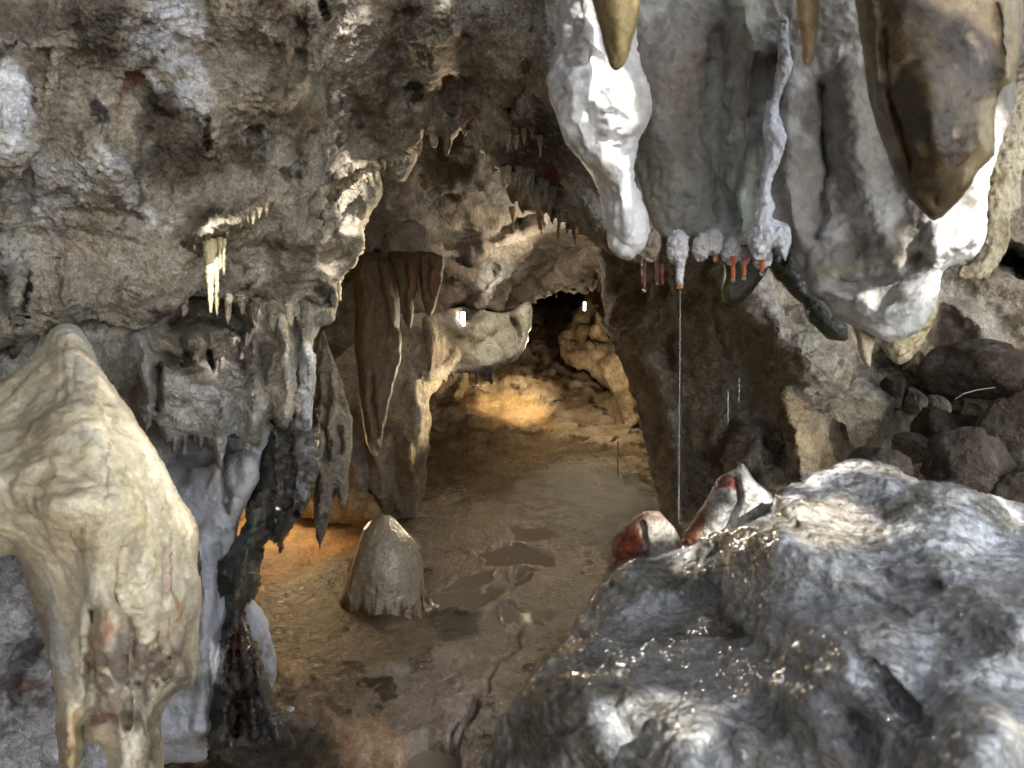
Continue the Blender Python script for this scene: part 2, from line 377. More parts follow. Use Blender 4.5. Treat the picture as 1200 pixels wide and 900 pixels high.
FLOOR_COLS = [
    ([(505, 687), (530, 682), (560, 686), (580, 676), (586, 666), (560, 662)], 2.2, (.46, .40, .32, .5), .9), ([(565, 660), (585, 646), (612, 638), (648, 648), (652, 660), (625, 668)], 2.5, (.46, .40, .32, .5), .8), ([(500, 704), (540, 716), (580, 712), (612, 700), (640, 690), (650, 670), (690, 655)], 3, (.45, .39, .31, .5), .8, .3), ([(600, 664), (603, 690), (640, 694)], 2.5, (.45, .39, .31, .5), .7),
    ([(300, 560), (420, 560), (440, 620), (400, 650), (300, 690), (280, 640)], -6, (.55, .36, .16, .3), 1, .0),  # orange pool of the hidden lamp, painted into the floor colour
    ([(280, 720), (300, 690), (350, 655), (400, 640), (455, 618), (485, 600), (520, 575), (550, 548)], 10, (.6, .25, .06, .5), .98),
    ([(540, 465), (590, 462), (630, 470), (650, 500), (600, 500), (545, 480)], -6, (.55, .36, .17, .1), .8),  # lamp glow on the mound, painted into its colour
    ([(450, 585), (500, 555), (560, 560), (640, 610), (600, 640), (520, 650), (480, 640)], -8, (.34, .28, .21, .6), .8),
    ([(470, 560), (540, 560), (600, 600), (640, 640), (560, 650), (490, 640)], -8, (.36, .31, .25, .95), .9),
    ([(500, 650), (560, 640), (640, 640), (720, 700), (640, 740), (560, 820), (540, 900), (450, 900), (470, 820), (520, 740)], -10, (.38, .31, .25, .6), .85),
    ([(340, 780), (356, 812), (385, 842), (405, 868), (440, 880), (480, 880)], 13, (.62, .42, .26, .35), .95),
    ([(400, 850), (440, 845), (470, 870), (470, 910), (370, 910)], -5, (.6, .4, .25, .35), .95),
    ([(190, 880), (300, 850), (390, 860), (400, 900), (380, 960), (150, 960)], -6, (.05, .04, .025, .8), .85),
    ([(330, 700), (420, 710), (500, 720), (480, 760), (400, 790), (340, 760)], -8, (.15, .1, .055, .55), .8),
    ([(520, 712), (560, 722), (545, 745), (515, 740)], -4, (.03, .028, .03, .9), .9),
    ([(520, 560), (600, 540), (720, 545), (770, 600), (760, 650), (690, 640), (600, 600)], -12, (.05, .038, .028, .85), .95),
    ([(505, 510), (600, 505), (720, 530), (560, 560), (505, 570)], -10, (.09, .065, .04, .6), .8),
    ([(614, 738), (601, 765), (583, 779), (577, 800), (556, 817), (549, 838), (533, 858), (530, 905)], 1.8, (.05, .04, .03, .5), .8, .4),
    ([(555, 815), (548, 850), (540, 900)], 2.5, (.04, .03, .02, .5), .8),
]
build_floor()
def build_water():
    Vs, Fs = [], []; o = 0
    for pl in [[(480, 660), (530, 628), (600, 612), (648, 622), (650, 660), (648, 735), (640, 750), (560, 733), (490, 718)], POOLS[6]]:
        q = smooth([(p[0], p[1]) for p in pl], 4); c = q.mean(0)
        W = np.array([ground(a, b, -.002) for a, b in q]); Vs.append(W); Vs.append(W.mean(0)[None]); n = len(q)
        Fs += [(o+k, o+(k+1) % n, o+n) for k in range(n)]; o += n+1
    V = np.concatenate(Vs); F3 = np.array(Fs); N = np.cross(V[F3[:, 1]]-V[F3[:, 0]], V[F3[:, 2]]-V[F3[:, 0]])
    F3[N[:, 2] < 0] = F3[N[:, 2] < 0][:, ::-1]
    m = plain('muddy_water', (.36, .30, .24), .1, spec=.6, bump=.02)
    tag(link_mesh('water', V, F3, m), kind='structure')
build_water()
gm = plain('outside_ground', (.16, .13, .09), .9)
V = np.array([(-60, -60, -.25), (60, -60, -.25), (60, 60, -.25), (-60, 60, -.25)], float)
tag(link_mesh('ground', V, np.array([[0, 1, 2, 3]]), gm), kind='structure')

# ------------------------------------------------------------------ far end of the passage
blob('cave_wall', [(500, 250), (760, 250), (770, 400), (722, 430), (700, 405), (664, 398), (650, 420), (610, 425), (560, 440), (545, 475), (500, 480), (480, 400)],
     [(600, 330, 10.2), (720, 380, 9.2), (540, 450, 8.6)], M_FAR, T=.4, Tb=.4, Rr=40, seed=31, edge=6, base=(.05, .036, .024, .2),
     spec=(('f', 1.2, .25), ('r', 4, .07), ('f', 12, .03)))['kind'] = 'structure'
tag(blob('rock_wall', [(655, 405), (672, 372), (690, 345), (700, 320), (745, 320), (760, 420), (760, 520), (730, 520), (715, 500), (722, 470), (700, 440), (662, 425)],
     [(690, 380, 7.0), (740, 480, 6.2), (740, 400, 6.6)], M_FAR, T=.35, Rr=30, seed=32, base=(.36, .28, .18, .1), mot=[((.14, .1, .06, .2), 2.5, .12, .2)],
     strokes=[([(690, 340), (700, 380), (690, 400)], 9, .25, 's'), ([(670, 400), (730, 395), (760, 420)], 8, .2, 'g')],
     spec=(('f', 1.6, .15), ('r', 5, .06), ('f', 16, .02))), 'tan rock wall at the far right end of the passage, above the muddy mound', 'rock wall')
tag(blob('limestone_column', [(596, 415), (575, 425), (556, 432), (548, 448), (538, 470), (520, 470), (505, 480), (500, 430), (560, 410)], [(560, 440, 6.3), (520, 460, 6.1)], M_FAR,
     T=.25, Rr=18, seed=33, base=(.55, .42, .26, .1), strokes=[([(570, 430), (556, 462)], 7, .12), ([(545, 440), (530, 470)], 6, .1)], spec=(('f', 2, .06), ('r', 7, .03), ('f', 20, .01))),
    'small pale column lit orange at the back left of the passage', 'column')
# ------------------------------------------------------------------ middle distance
# domed inner ceiling
cd = blob('cave_ceiling', [(330, 60), (800, 60), (800, 300), (745, 318), (712, 322), (700, 318), (690, 333), (668, 330), (650, 345), (628, 352), (612, 362), (585, 368), (545, 362), (520, 378), (470, 372), (420, 400), (330, 420)],
     [(380, 200, 3.0), (440, 300, 3.3), (560, 200, 3.3), (560, 270, 4.2), (640, 310, 5.0), (700, 300, 4.6), (540, 350, 4.4), (620, 350, 5.2), (440, 390, 3.6), (560, 100, 2.9), (780, 250, 3.4)],
     M_FAR, T=.12, Tb=.5, Rr=22, seed=41, edge=4, base=(.30, .245, .18, .05), mot=[((.11, .085, .06, .2), 3.2, .1, .2), ((.42, .39, .34, 0), 2.4, .22, .15)],
     spikes=[(592, 355, 591, 368, 4), (604, 352, 604, 366, 4), (616, 346, 615, 360, 5), (627, 342, 626, 358, 5), (640, 338, 639, 352, 4), (651, 335, 651, 350, 4), (662, 328, 662, 341, 4), (673, 325, 673, 338, 5), (684, 325, 684, 340, 4), (692, 322, 692, 334, 4)],
     strokes=[([(560, 360), (600, 300), (640, 260), (670, 230)], 16, .2, 's'), ([(470, 290), (540, 300), (620, 270)], 14, .15, 's'), ([(600, 350), (640, 310), (690, 280)], 14, .15, 'g'),
              ([(440, 292), (520, 302), (580, 318)], 6, .12, 'g')],
     cols=[([(440, 300), (520, 300), (560, 330), (540, 375), (440, 370)], -6, (.12, .08, .05, .3), .8), ([(540, 320), (560, 340), (580, 330)], 14, (.45, .42, .38, .1), .6, .6),
           ([(500, 200), (600, 190), (650, 240), (560, 260)], -12, (.3, .25, .17, 0), .5)],
     spec=(('f', 1.8, .16), ('r', 5, .05, 5), ('f', 18, .016, 4)))
cd['kind'] = 'structure'
# wall mass and arch left of the passage
w = blob('rock_wall', [(330, 330), (380, 330), (430, 345), (500, 368), (540, 360), (590, 368), (612, 358), (621, 356), (622, 400), (612, 415), (594, 425), (578, 431), (560, 437), (540, 438), (522, 442), (509, 458), (503, 472), (505, 500), (502, 540), (500, 566), (494, 590), (488, 622), (420, 622), (414, 592), (402, 574), (390, 590), (365, 590), (340, 520)],
     [(390, 380, 3.7), (390, 560, 4.0), (450, 560, 4.1), (450, 610, 4.5), (495, 600, 4.5), (480, 500, 3.8), (500, 430, 3.7), (560, 400, 4.5), (610, 390, 5.0), (480, 400, 3.7), (540, 430, 4.2)],
     M_FAR, T=.16, Tb=.35, Rr=26, seed=42, edge=3, base=(.42, .35, .25, .05), mot=[((.2, .15, .1, .1), 4, .16, .16)],
     spikes=[(k, 430, k-1, 446+(k*7 % 5), 3.5) for k in range(514, 580, 9)]+[(497, 443, 497, 462, 5)],
     strokes=[([(505, 375), (505, 440)], 7, .06, 't'), ([(600, 360), (618, 365), (618, 400), (600, 415), (580, 430)], 14, .12, 's'), ([(598, 375), (606, 388), (604, 398)], 6, .12, 'g'), ([(586, 404), (592, 420)], 4, .05, 'g'),
              ([(545, 400), (525, 430), (500, 440)], 8, .05, 'r'), ([(486, 455), (492, 500), (478, 560)], 14, .10, 's'), ([(450, 480), (440, 520), (452, 600)], 10, .08, 's'), ([(480, 520), (484, 570), (488, 610)], 7, .08, 's'), ([(462, 540), (464, 610)], 4, .05, 'g'), ([(430, 520), (430, 600)], 5, .05, 'g'), ([(466, 500), (462, 540), (470, 585)], 5, .05, 'g'),
              ([(395, 440), (400, 500), (420, 560)], 10, .07, 's'), ([(540, 370), (600, 375), (570, 400), (540, 400)], 8, .1, 'g')],
     cols=[([(560, 375), (622, 355), (622, 405), (590, 425), (565, 420)], -4, (.7, .66, .52, .15), .9), ([(480, 440), (510, 470), (500, 540), (480, 520)], -6, (.5, .46, .42, .2), .7, .6),  # pale block end: lamp light put into the colour
           ([(470, 480), (485, 520), (475, 560)], 8, (.5, .38, .18, .3), .7), ([(410, 530), (430, 560), (450, 585)], 16, (.26, .24, .2, .2), .7),
           ([(515, 375), (560, 375), (540, 400), (520, 400)], -5, (.2, .15, .1, .1), .7), ([(525, 435), (560, 432), (580, 428)], 8, (.45, .42, .4, .3), .7)],
     spec=(('f', 3, .05), ('f', 9, .03, 5), ('r', 22, .007)))
tag(w, 'tan rock wall left of the passage, ending in a bright lit block', 'rock wall')
tag(blob('rock_wall', [(380, 560), (400, 562), (425, 575), (440, 590), (450, 610), (430, 620), (380, 610), (345, 600), (330, 570)], [(390, 590, 4.2), (440, 600, 4.0)], M_FAR, T=.12, Tb=.3, Rr=20, seed=43, base=(.5, .36, .17, .2),
     strokes=[([(400, 565), (410, 590), (400, 610)], 8, .06, 's')], spec=(('f', 4, .05), ('r', 12, .015))), 'low yellow rock lit from behind, left of the domed stalagmite', 'rock')
# hanging draperies
DR = (.105, .07, .038, .35)
def drape(outl, d, label, seed, base=DR, **k):
    tag(blob('drapery', outl, d, M_FLOW, T=.05, Tb=.05, Rr=12, step=2.2, edge=2, seed=seed, base=base, spec=(('f', 10, .012), ('r', 30, .004, 3, (1, 1, .25)), ('f', 60, .003)), **k), label, 'drapery', 'brown draperies hanging in the middle of the cave')
drape([(414, 300), (440, 296), (458, 310), (466, 345), (469, 400), (462, 450), (452, 490), (447, 520), (441, 534), (430, 520), (423, 480), (418, 420), (416, 360)], [(430, 320, 3.15), (440, 500, 3.05)],
      'long flat brown drapery reaching lowest of those under the inner ceiling', 51, strokes=[([(437, 440), (440, 510)], 4, .03, 'g'), ([(450, 310), (462, 380)], 6, .02)], cols=[([(425, 520), (440, 536)], 5, (.6, .5, .3, .3)), ([(418, 310), (422, 400)], 6, (.17, .10, .05, .3), .7)])
drape([(456, 296), (490, 298), (488, 330), (484, 372), (479, 386), (472, 370), (466, 350), (460, 325)], [(470, 340, 3.25)], 'short brown drapery with a split tip beside the long flat one', 52, strokes=[([(475, 310), (474, 370)], 3, .03, 'g')], cols=[([(482, 320), (480, 370)], 5, (.17, .08, .035, .3), .7)])
drape([(484, 296), (520, 300), (518, 330), (510, 358), (503, 371), (496, 355), (489, 325)], [(500, 330, 3.35)], 'rightmost small reddish drapery beside the crack with a lamp', 53, base=(.15, .085, .045, .35), strokes=[([(500, 305), (503, 350)], 3, .03, 'g')])
# stalagmite
def stalagmite():
    pts = []; rad = []
    base = ground(449, 706, .02); H = .42
    n = 44; seg = 150
    V = []; 
    for i in range(n*3):
        t = i/(n*3-1); r = .168*((1-t**2.6)**.55)*(1+.10*(1-t))+.09*math.exp(-t*16); V += [(base[0]+r*math.cos(a), base[1]+.02+r*math.sin(a), -.03+H*t) for a in np.arange(seg)/seg*2*math.pi]
    V = np.array(V); i = np.arange((n*3-1)*seg).reshape(n*3-1, seg); j = np.roll(i, -1, 1); f = np.stack([i, j, j+seg, i+seg], 2).reshape(-1, 4)
    ang = np.arctan2(V[:, 1]-base[1]-.02, V[:, 0]-base[0]); low = sstep(.5, .0, (V[:, 2]+.03)/H)
    q = np.stack([np.cos(ang)*4, np.sin(ang)*4, V[:, 2]*1.5], 1)
    N = vnormals(V, f); V[:, :2] += np.array([.02, 0])*sstep(.1, .9, (V[:, 2:3]+.03)/H); V = V+N*(.03*fbm(V*4, 2, 66)+low*.004*fbm(q*1.6, 3, 5, 'ridge')+.006*fbm(V*30, 4, 6)+.012*fbm(V*7, 2, 61))[:, None]
    C = np.tile(np.array([.36, .31, .23, .6]), (len(V), 1))
    lerp_col(C, sstep(-.12, .14, fbm(q*2.2, 4, 9)+low*.9-.5), (.10, .052, .022, .5)); lerp_col(C, sstep(.1, .22, fbm(q*2, 4, 19))*low, (.5, .4, .26, .5))
    lerp_col(C, sstep(.12, .0, (V[:, 2]+.02)/H), (.2, .14, .085, .6))
    tag(link_mesh('stalagmite', V, f, M_WET2, C), 'domed grey and brown stalagmite standing alone on the cave floor', 'stalagmite')
M_WET2 = rock_mat('wet_stalagmite', 1.2, .35, .4, .1, .6, .4, .25, coat=.6)
stalagmite()
# ------------------------------------------------------------------ right side walls
w = blob('rock_wall', [(698, 255), (800, 220), (1000, 220), (1400, 150), (1400, 620), (1200, 700), (1000, 740), (800, 720), (782, 680), (775, 630), (768, 590), (760, 540), (752, 495), (740, 455), (728, 425), (712, 390), (708, 350), (702, 305)],
     [(715, 330, 3.5), (760, 500, 3.1), (780, 620, 2.7), (840, 400, 2.7), (900, 560, 2.4), (900, 360, 2.4), (960, 420, 2.15), (940, 560, 2.3), (1010, 500, 2.7), (1060, 470, 3.1), (1100, 380, 2.9), (1200, 350, 2.8), (1190, 560, 3.3), (1060, 560, 3.2), (1350, 450, 2.7)],
     M_DRY, T=.3, Tb=.3, Rr=60, seed=61, edge=3, base=(.37, .325, .255, .05), mot=[((.15, .12, .085, .1), 8, .16, .12), ((.4, .37, .32, 0), 3.5, .2, .12)],
     strokes=[([(712, 340), (735, 400), (770, 440), (790, 520), (790, 620)], 22, .12, 's'), ([(730, 440), (745, 480), (750, 520)], 9, .07, 'g'), ([(870, 330), (900, 380), (960, 440), (940, 470)], 40, .16, 's'),
              ([(905, 450), (930, 500), (940, 560)], 14, .10, 's'), ([(895, 500), (910, 540)], 10, .10, 'g'), ([(960, 480), (985, 520), (1000, 560)], 14, .09, 'g'), ([(990, 420), (1010, 450), (1040, 500)], 16, .1, 's'),
              ([(1030, 430), (1080, 470), (1120, 500), (1200, 520)], 34, .3, 'g'), ([(1060, 340), (1120, 360), (1160, 400)], 16, .08, 's'), ([(820, 540), (850, 580)], 14, .07, 'g'), ([(780, 420), (800, 500), (810, 600)], 9, .04, 'g'), ([(830, 360), (840, 420), (850, 460)], 8, .03, 's'), ([(1180, 300), (1210, 320)], 14, .3, 'g')],
     cols=[([(860, 310), (900, 330), (960, 400), (985, 450), (930, 480), (880, 420)], -8, (.47, .44, .40, 0), .85, .45), ([(905, 455), (950, 480), (985, 530), (960, 560), (920, 520)], -6, (.36, .27, .15, 0), .8),
           ([(960, 330), (1000, 400), (1040, 470), (1080, 480)], 22, (.06, .09, .045, .2), .75, .6), ([(940, 400), (980, 460), (1020, 500)], 20, (.09, .13, .06, .2), .5, .5), ([(1060, 410), (1090, 400), (1130, 420)], 16, (.06, .09, .045, .2), .6, .5),
           ([(708, 330), (730, 400), (760, 470), (775, 600)], 16, (.38, .27, .15, .1), .75), ([(826, 338), (832, 380), (842, 420)], 5, (.6, .55, .48, .1), .9), ([(820, 330), (840, 400), (850, 430)], 10, (.4, .36, .3, .1), .4),
           ([(1080, 440), (1250, 430), (1250, 620), (1050, 600), (1040, 500)], -12, (.06, .046, .034, .2), .9), ([(870, 520), (900, 520), (900, 560)], 20, (.1, .085, .06, .1), .6)],  # large dark area: shade of the recess put into the wall colour
     spec=(('f', 2.5, .06), ('f', 8, .035, 5), ('r', 20, .012, 4), ('f', 50, .005), ('W', 14, -.02)))
w2 = tag(w, 'large grey rock wall with green stains, right of the passage behind the boulder', 'rock wall')
# loose rocks lying in the dark recess
lst = [((1100, 505, 2.35), (.10, .09, .10), 'pale topped rounded rock in the middle of the dark heap', 1), ((1155, 440, 2.3), (.2, .14, .11), 'big brown rock on top of the dark heap, a pale root lying on it', 2), ((1140, 545, 2.1), (.15, .12, .12), 'large dark rock low in the heap behind the boulder', 3),
       ((1195, 500, 2.15), (.12, .12, .15), 'rough brown rock at the right edge of the photo', 4), ((1048, 455, 2.6), (.05, .05, .045), 'small square stone at the upper left of the dark heap', 5), ((1070, 470, 2.6), (.045, .05, .05), 'small pale stone right of the square one', 6),
       ((1065, 525, 2.3), (.07, .06, .05), 'flat grey stone at the lower left of the dark heap', 7), ((1095, 478, 2.6), (.055, .05, .045), 'small rounded stone wedged below the brown rock', 8), ((1030, 548, 2.15), (.09, .08, .07), 'tan stone leaning on the wall just above the boulder', 9), ((1205, 575, 2.0), (.1, .1, .09), 'dark stone in the lowest right corner of the heap', 10),
       ((915, 520, 2.2), (.035, .04, .045), 'pale knob of rock on the foot of the grey wall', 11), ((935, 548, 2.15), (.045, .04, .07), 'tan angular rock at the foot of the grey wall', 12)]
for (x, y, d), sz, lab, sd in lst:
    tag(stone('rock', P(x, y, d), sz, M_DRY, (.10, .08, .062, .1) if sd < 11 else (.34, .28, .2, 0), sd, 5, mot=[((.17, .15, .13, 0), 9, .12, .15), ((.1, .07, .045, .1), 14, .15, .15)], rz=sd), lab, 'rock', 'rocks heaped in the dark recess' if sd < 11 else None)  # heap stones darkened: the shade of the recess is in their base colour
rt = P(np.array([1119, 1130, 1145, 1166]), np.array([468, 461, 457, 454]), np.array([1.98, 1.97, 1.98, 2.0]))
tag(tube('root', rt, [.0008, .001, .001, .0006], plain('pale_root', (.35, .31, .26)), 6), 'thin pale curved root lying on the brown rock', 'root')
# ------------------------------------------------------------------ upper left: the near ceiling
cl = blob('cave_ceiling', [(-300, -260), (800, -260), (780, 200), (760, 300), (730, 306), (705, 292), (690, 282), (672, 268), (655, 256), (636, 250), (620, 248), (603, 232), (592, 208), (575, 196), (563, 180), (556, 160), (548, 150), (540, 152), (530, 162), (518, 160), (505, 160), (497, 155), (490, 175), (482, 195), (472, 211), (462, 207), (452, 196), (443, 196),
          (445, 220), (443, 240), (430, 268), (428, 290), (408, 318), (395, 330), (385, 342), (378, 356), (360, 352), (345, 366), (320, 360), (300, 348), (283, 362), (262, 350), (230, 345), (212, 352), (195, 372), (165, 385), (110, 372), (60, 380), (25, 400), (-60, 420), (-300, 420)],
     [(-100, 0, 1.1), (100, 0, 1.25), (300, 0, 1.45), (500, 0, 1.75), (640, 60, 1.9), (700, 250, 2.3), (620, 230, 2.4), (550, 140, 2.35), (480, 180, 2.2), (430, 240, 2.1), (390, 320, 1.95), (300, 200, 1.75), (250, 270, 1.55), (260, 330, 1.75), (100, 200, 1.4), (60, 340, 1.55), (170, 330, 1.6), (0, 150, 1.2), (330, 330, 1.85), (300, 100, 1.55)],
     M_DRY, T=.12, Tb=.5, Rr=34, step=2.1, seed=71, edge=3.5, base=(.52, .475, .40, 0),
     mot=[((.24, .20, .15, 0), 6, .13, .14), ((.5, .45, .38, 0), 7, .2, .08), ((.06, .055, .05, 0), 11, .3, .08)],
     spikes=[(526, 158, 522, 181, 5), (509, 158, 508, 172, 5), (543, 148, 545, 160, 5), (576, 190, 578, 204, 4), (597, 222, 601, 238, 4), (612, 240, 613, 252, 5), (633, 246, 633, 270, 5), (645, 248, 648, 262, 4), (655, 252, 655, 266, 4), (664, 258, 665, 272, 4), (672, 262, 674, 284, 4), (683, 262, 685, 275, 4), (697, 270, 697, 286, 6), (703, 270, 704, 288, 5),
             (600, 200, 600, 232, 7), (296, 345, 295, 357, 5), (388, 330, 392, 358, 5, 1.5), (380, 335, 378, 352, 4), (24, 385, 15, 420, 10), (205, 345, 205, 360, 5)],
     strokes=[([(228, 278), (260, 262), (290, 252), (314, 232)], 11, .11, 'r'), ([(235, 300), (300, 290), (350, 300), (400, 300)], 16, .06, 'g'), ([(314, 236), (330, 250), (340, 290)], 10, .03, 's'), ([(370, 240), (400, 205), (450, 180), (495, 155)], 7, .05, 's'), ([(372, 300), (395, 260), (410, 225), (440, 200)], 10, .05, 's'), ([(380, 230), (410, 215), (440, 200)], 5, .05, 'g'),
              ([(430, 230), (445, 260), (415, 310), (390, 330)], 18, .09, 's'), ([(25, 60), (0, 130), (10, 180), (-20, 200)], 40, .05, 's'), ([(50, 70), (30, 200), (20, 250)], 12, .03, 'g'), ([(190, 20), (200, 80), (230, 130), (240, 160)], 36, .05, 's'), ([(160, 100), (180, 130), (230, 145)], 9, .035, 'g'),
              ([(110, 170), (150, 220), (190, 260)], 28, .035, 's'), ([(180, 170), (220, 220), (260, 210)], 30, .05, 'g'), ([(243, 140), (244, 175)], 3.5, .06, 'g'), ([(302, 160), (303, 180)], 4, .06, 'g'), ([(480, 20), (460, 60)], 12, .06, 'g'), ([(556, 50), (568, 80), (571, 115)], 10, .03, 't'), ([(620, 75), (612, 110), (600, 125)], 9, .1, 'g'), ([(528, 95), (532, 130)], 6, .07, 'g'), ([(555, 100), (550, 130)], 8, .04, 'g'),
              ([(350, 20), (352, 90)], 10, .06, 'g'), ([(380, 0), (384, 20)], 5, .06, 'g'), ([(350, 60), (300, 30), (330, 0)], 16, .04, 's'), ([(590, 150), (600, 210), (600, 240)], 14, .05, 'g'), ([(620, 140), (660, 200), (690, 250)], 20, .05, 's'), ([(640, 0), (640, 60), (660, 120), (700, 200)], 26, .08, 's'),
              ([(0, 300), (20, 330), (10, 390)], 20, .06, 's'), ([(34, 320), (24, 370)], 5, .08, 'g'), ([(150, 340), (200, 350)], 18, .04, 's'), ([(70, 300), (75, 360)], 8, .03, 's'), ([(430, 300), (520, 60), (560, -40)], 20, .04, 's'), ([(400, 100), (430, 170)], 25, .05, 'g')],
     cols=[([(150, 10), (230, 0), (240, 60), (245, 140), (215, 135), (165, 95), (160, 50)], -7, (.86, .88, .95, 0), 1, .3), ([(-30, 70), (22, 80), (28, 130), (10, 180), (-30, 190)], -5, (.82, .83, .87, 0), 1), ([(30, 190), (100, 205), (95, 240), (60, 270), (20, 250)], -7, (.80, .80, .82, 0), 1, .1),
           ([(110, 165), (150, 180), (165, 230), (205, 255), (195, 275), (150, 255), (120, 210)], -6, (.84, .83, .84, 0), 1, .3), ([(0, 280), (30, 290), (10, 310)], 12, (.55, .55, .56, 0), .7), ([(55, 275), (65, 295)], 8, (.55, .55, .56, 0), .7),
           ([(160, 98), (150, 105), (140, 130), (145, 145)], 4.5, (.24, .08, .02, 0), .9), ([(165, 110), (200, 125), (240, 170), (220, 220), (170, 200)], -10, (.13, .1, .07, 0), .75), ([(0, 0), (130, 0), (140, 40), (60, 50), (0, 30)], -9, (.13, .1, .08, 0), .7), ([(100, 40), (140, 60), (130, 80)], 14, (.12, .1, .06, 0), .6),
           ([(560, 68), (552, 85), (548, 110)], 5, (.25, .07, .03, .2), .9, .4), ([(544, 130), (545, 142)], 5, (.4, .12, .03, .2), .9), ([(525, 96), (524, 100)], 4, (.4, .14, .05, .2), .8), ([(600, 130), (650, 130), (680, 200), (640, 220), (600, 190)], -7, (.09, .05, .035, .4), .85, .1), ([(640, 200), (650, 215)], 6, (.2, .04, .03, .5), .9),
           ([(640, -20), (640, 60), (655, 110), (680, 190), (700, 250)], 18, (.30, .29, .275, .2), .8), ([(314, 0), (330, 20), (340, 60), (350, 60)], 16, (.15, .10, .08, 0), .6), ([(336, 0), (360, 40), (385, 50), (395, 20)], 14, (.48, .43, .36, 0), .75, .2), ([(480, 20), (470, 60), (460, 80)], 18, (.14, .115, .1, 0), .8),
           ([(500, 20), (560, 20), (570, 90)], 26, (.40, .38, .36, 0), .7, .5), ([(230, 275), (290, 255), (315, 235)], 9, (.55, .48, .34, 0), .8), ([(395, 230), (440, 205), (440, 250), (395, 320)], 18, (.5, .43, .3, 0), .7), ([(370, 240), (420, 195), (495, 155)], 8, (.45, .38, .26, 0), .7), ([(430, 220), (440, 260), (400, 320)], 16, (.55, .5, .4, 0), .6)],  # cream strokes on ledge and arch edges: warm rim light put into the colour
     spec=(('f', 3.5, .045, 4), ('f', 12, .012, 5), ('f', 34, .008, 4), ('r', 60, .005, 3), ('b', 90, .004, 2), ('W', 16, -.012)))
cl['kind'] = 'structure'
# upper middle left body under the ledge, with tongues and fringe
tag(blob('flowstone', [(-200, 360), (60, 350), (200, 340), (300, 335), (360, 330), (400, 320), (399, 338), (394, 355), (388, 375), (372, 384), (366, 402), (371, 425), (371, 450), (366, 475), (364, 498), (357, 505), (346, 500), (338, 492), (334, 500), (327, 496), (318, 488), (308, 500), (300, 520), (290, 515), (278, 505), (266, 508), (255, 512), (242, 512), (225, 510), (210, 515), (195, 518), (188, 500), (180, 490), (176, 500), (170, 500), (150, 480), (120, 470), (80, 480), (-50, 520), (-200, 520)],
     [(0, 420, 1.7), (160, 420, 1.62), (165, 480, 1.64), (230, 400, 1.85), (230, 470, 1.72), (300, 380, 1.8), (330, 450, 1.78), (365, 450, 2.0), (390, 350, 2.05), (260, 360, 2.0)],
     M_DRY, T=.1, Tb=.3, Rr=24, step=2.4, seed=72, edge=2.5, base=(.48, .45, .39, 0), mot=[((.22, .18, .13, 0), 7, .18, .14), ((.5, .48, .45, 0), 6, .2, .12)],
     spikes=[(216, 505, 215, 532, 5), (236, 505, 236, 527, 5), (256, 500, 258, 547, 9), (246, 500, 248, 520, 5), (205, 510, 203, 528, 5), (196, 505, 196, 520, 4), (290, 505, 290, 530, 7), (303, 500, 303, 520, 5), (230, 505, 228, 518, 4), (333, 440, 333, 502, 12), (362, 420, 362, 504, 10), (172, 440, 171, 505, 14)],
     strokes=[([(196, 420), (215, 425), (222, 418)], 10, .12, 'g'), ([(228, 400), (229, 428)], 14, .09, 't'), ([(245, 412), (249, 430)], 5, .12, 'g'), ([(275, 395), (277, 418)], 5, .05, 't'), ([(200, 380), (240, 365), (280, 380), (285, 430), (300, 430)], 12, .10, 'g'), ([(296, 400), (300, 500)], 13, .08, 's'), ([(310, 410), (309, 450)], 6, .09, 'g'),
              ([(330, 380), (338, 430), (333, 500)], 13, .1, 's'), ([(346, 380), (350, 430), (342, 490)], 5, .09, 'g'), ([(362, 410), (366, 450), (361, 500)], 9, .08, 's'), ([(180, 440), (240, 450), (290, 460)], 26, .07, 's'), ([(165, 400), (172, 450), (171, 500)], 16, .09, 's'), ([(186, 430), (183, 480)], 6, .12, 'g'), ([(330, 340), (380, 345)], 10, .06, 'g'), ([(385, 360), (395, 335)], 9, .04, 's'), ([(270, 340), (330, 380)], 20, .05, 's'), ([(260, 470), (258, 545)], 9, .05, 's')],
     cols=[([(190, 440), (260, 450), (290, 480), (262, 520), (200, 510)], -6, (.58, .57, .56, .1), .85, .3), ([(250, 455), (270, 490), (260, 540)], 10, (.6, .63, .7, .1), .9, .3), ([(358, 410), (370, 440), (360, 500)], 11, (.62, .66, .75, .1), .95), ([(340, 400), (345, 450), (338, 495)], 6, (.72, .68, .6, .1), .9), ([(140, 400), (175, 430), (170, 500)], 16, (.52, .51, .5, .05), .85), ([(385, 340), (392, 355)], 7, (.6, .6, .58, .2), .8),
           ([(200, 350), (280, 350), (290, 400), (240, 440), (190, 430)], -8, (.2, .165, .12, 0), .75), ([(0, 400), (60, 390), (120, 400), (150, 400)], 14, (.36, .37, .39, 0), .8, .4), ([(310, 430), (330, 480)], 18, (.5, .43, .32, 0), .6)],  # dark area under the overhang: its shade is painted in
     spec=(('f', 5, .03), ('f', 16, .012, 4), ('r', 35, .004), ('b', 90, .002))),
    'grey fluted flowstone with blue-white tongues and short icicles, above the white column', 'flowstone')
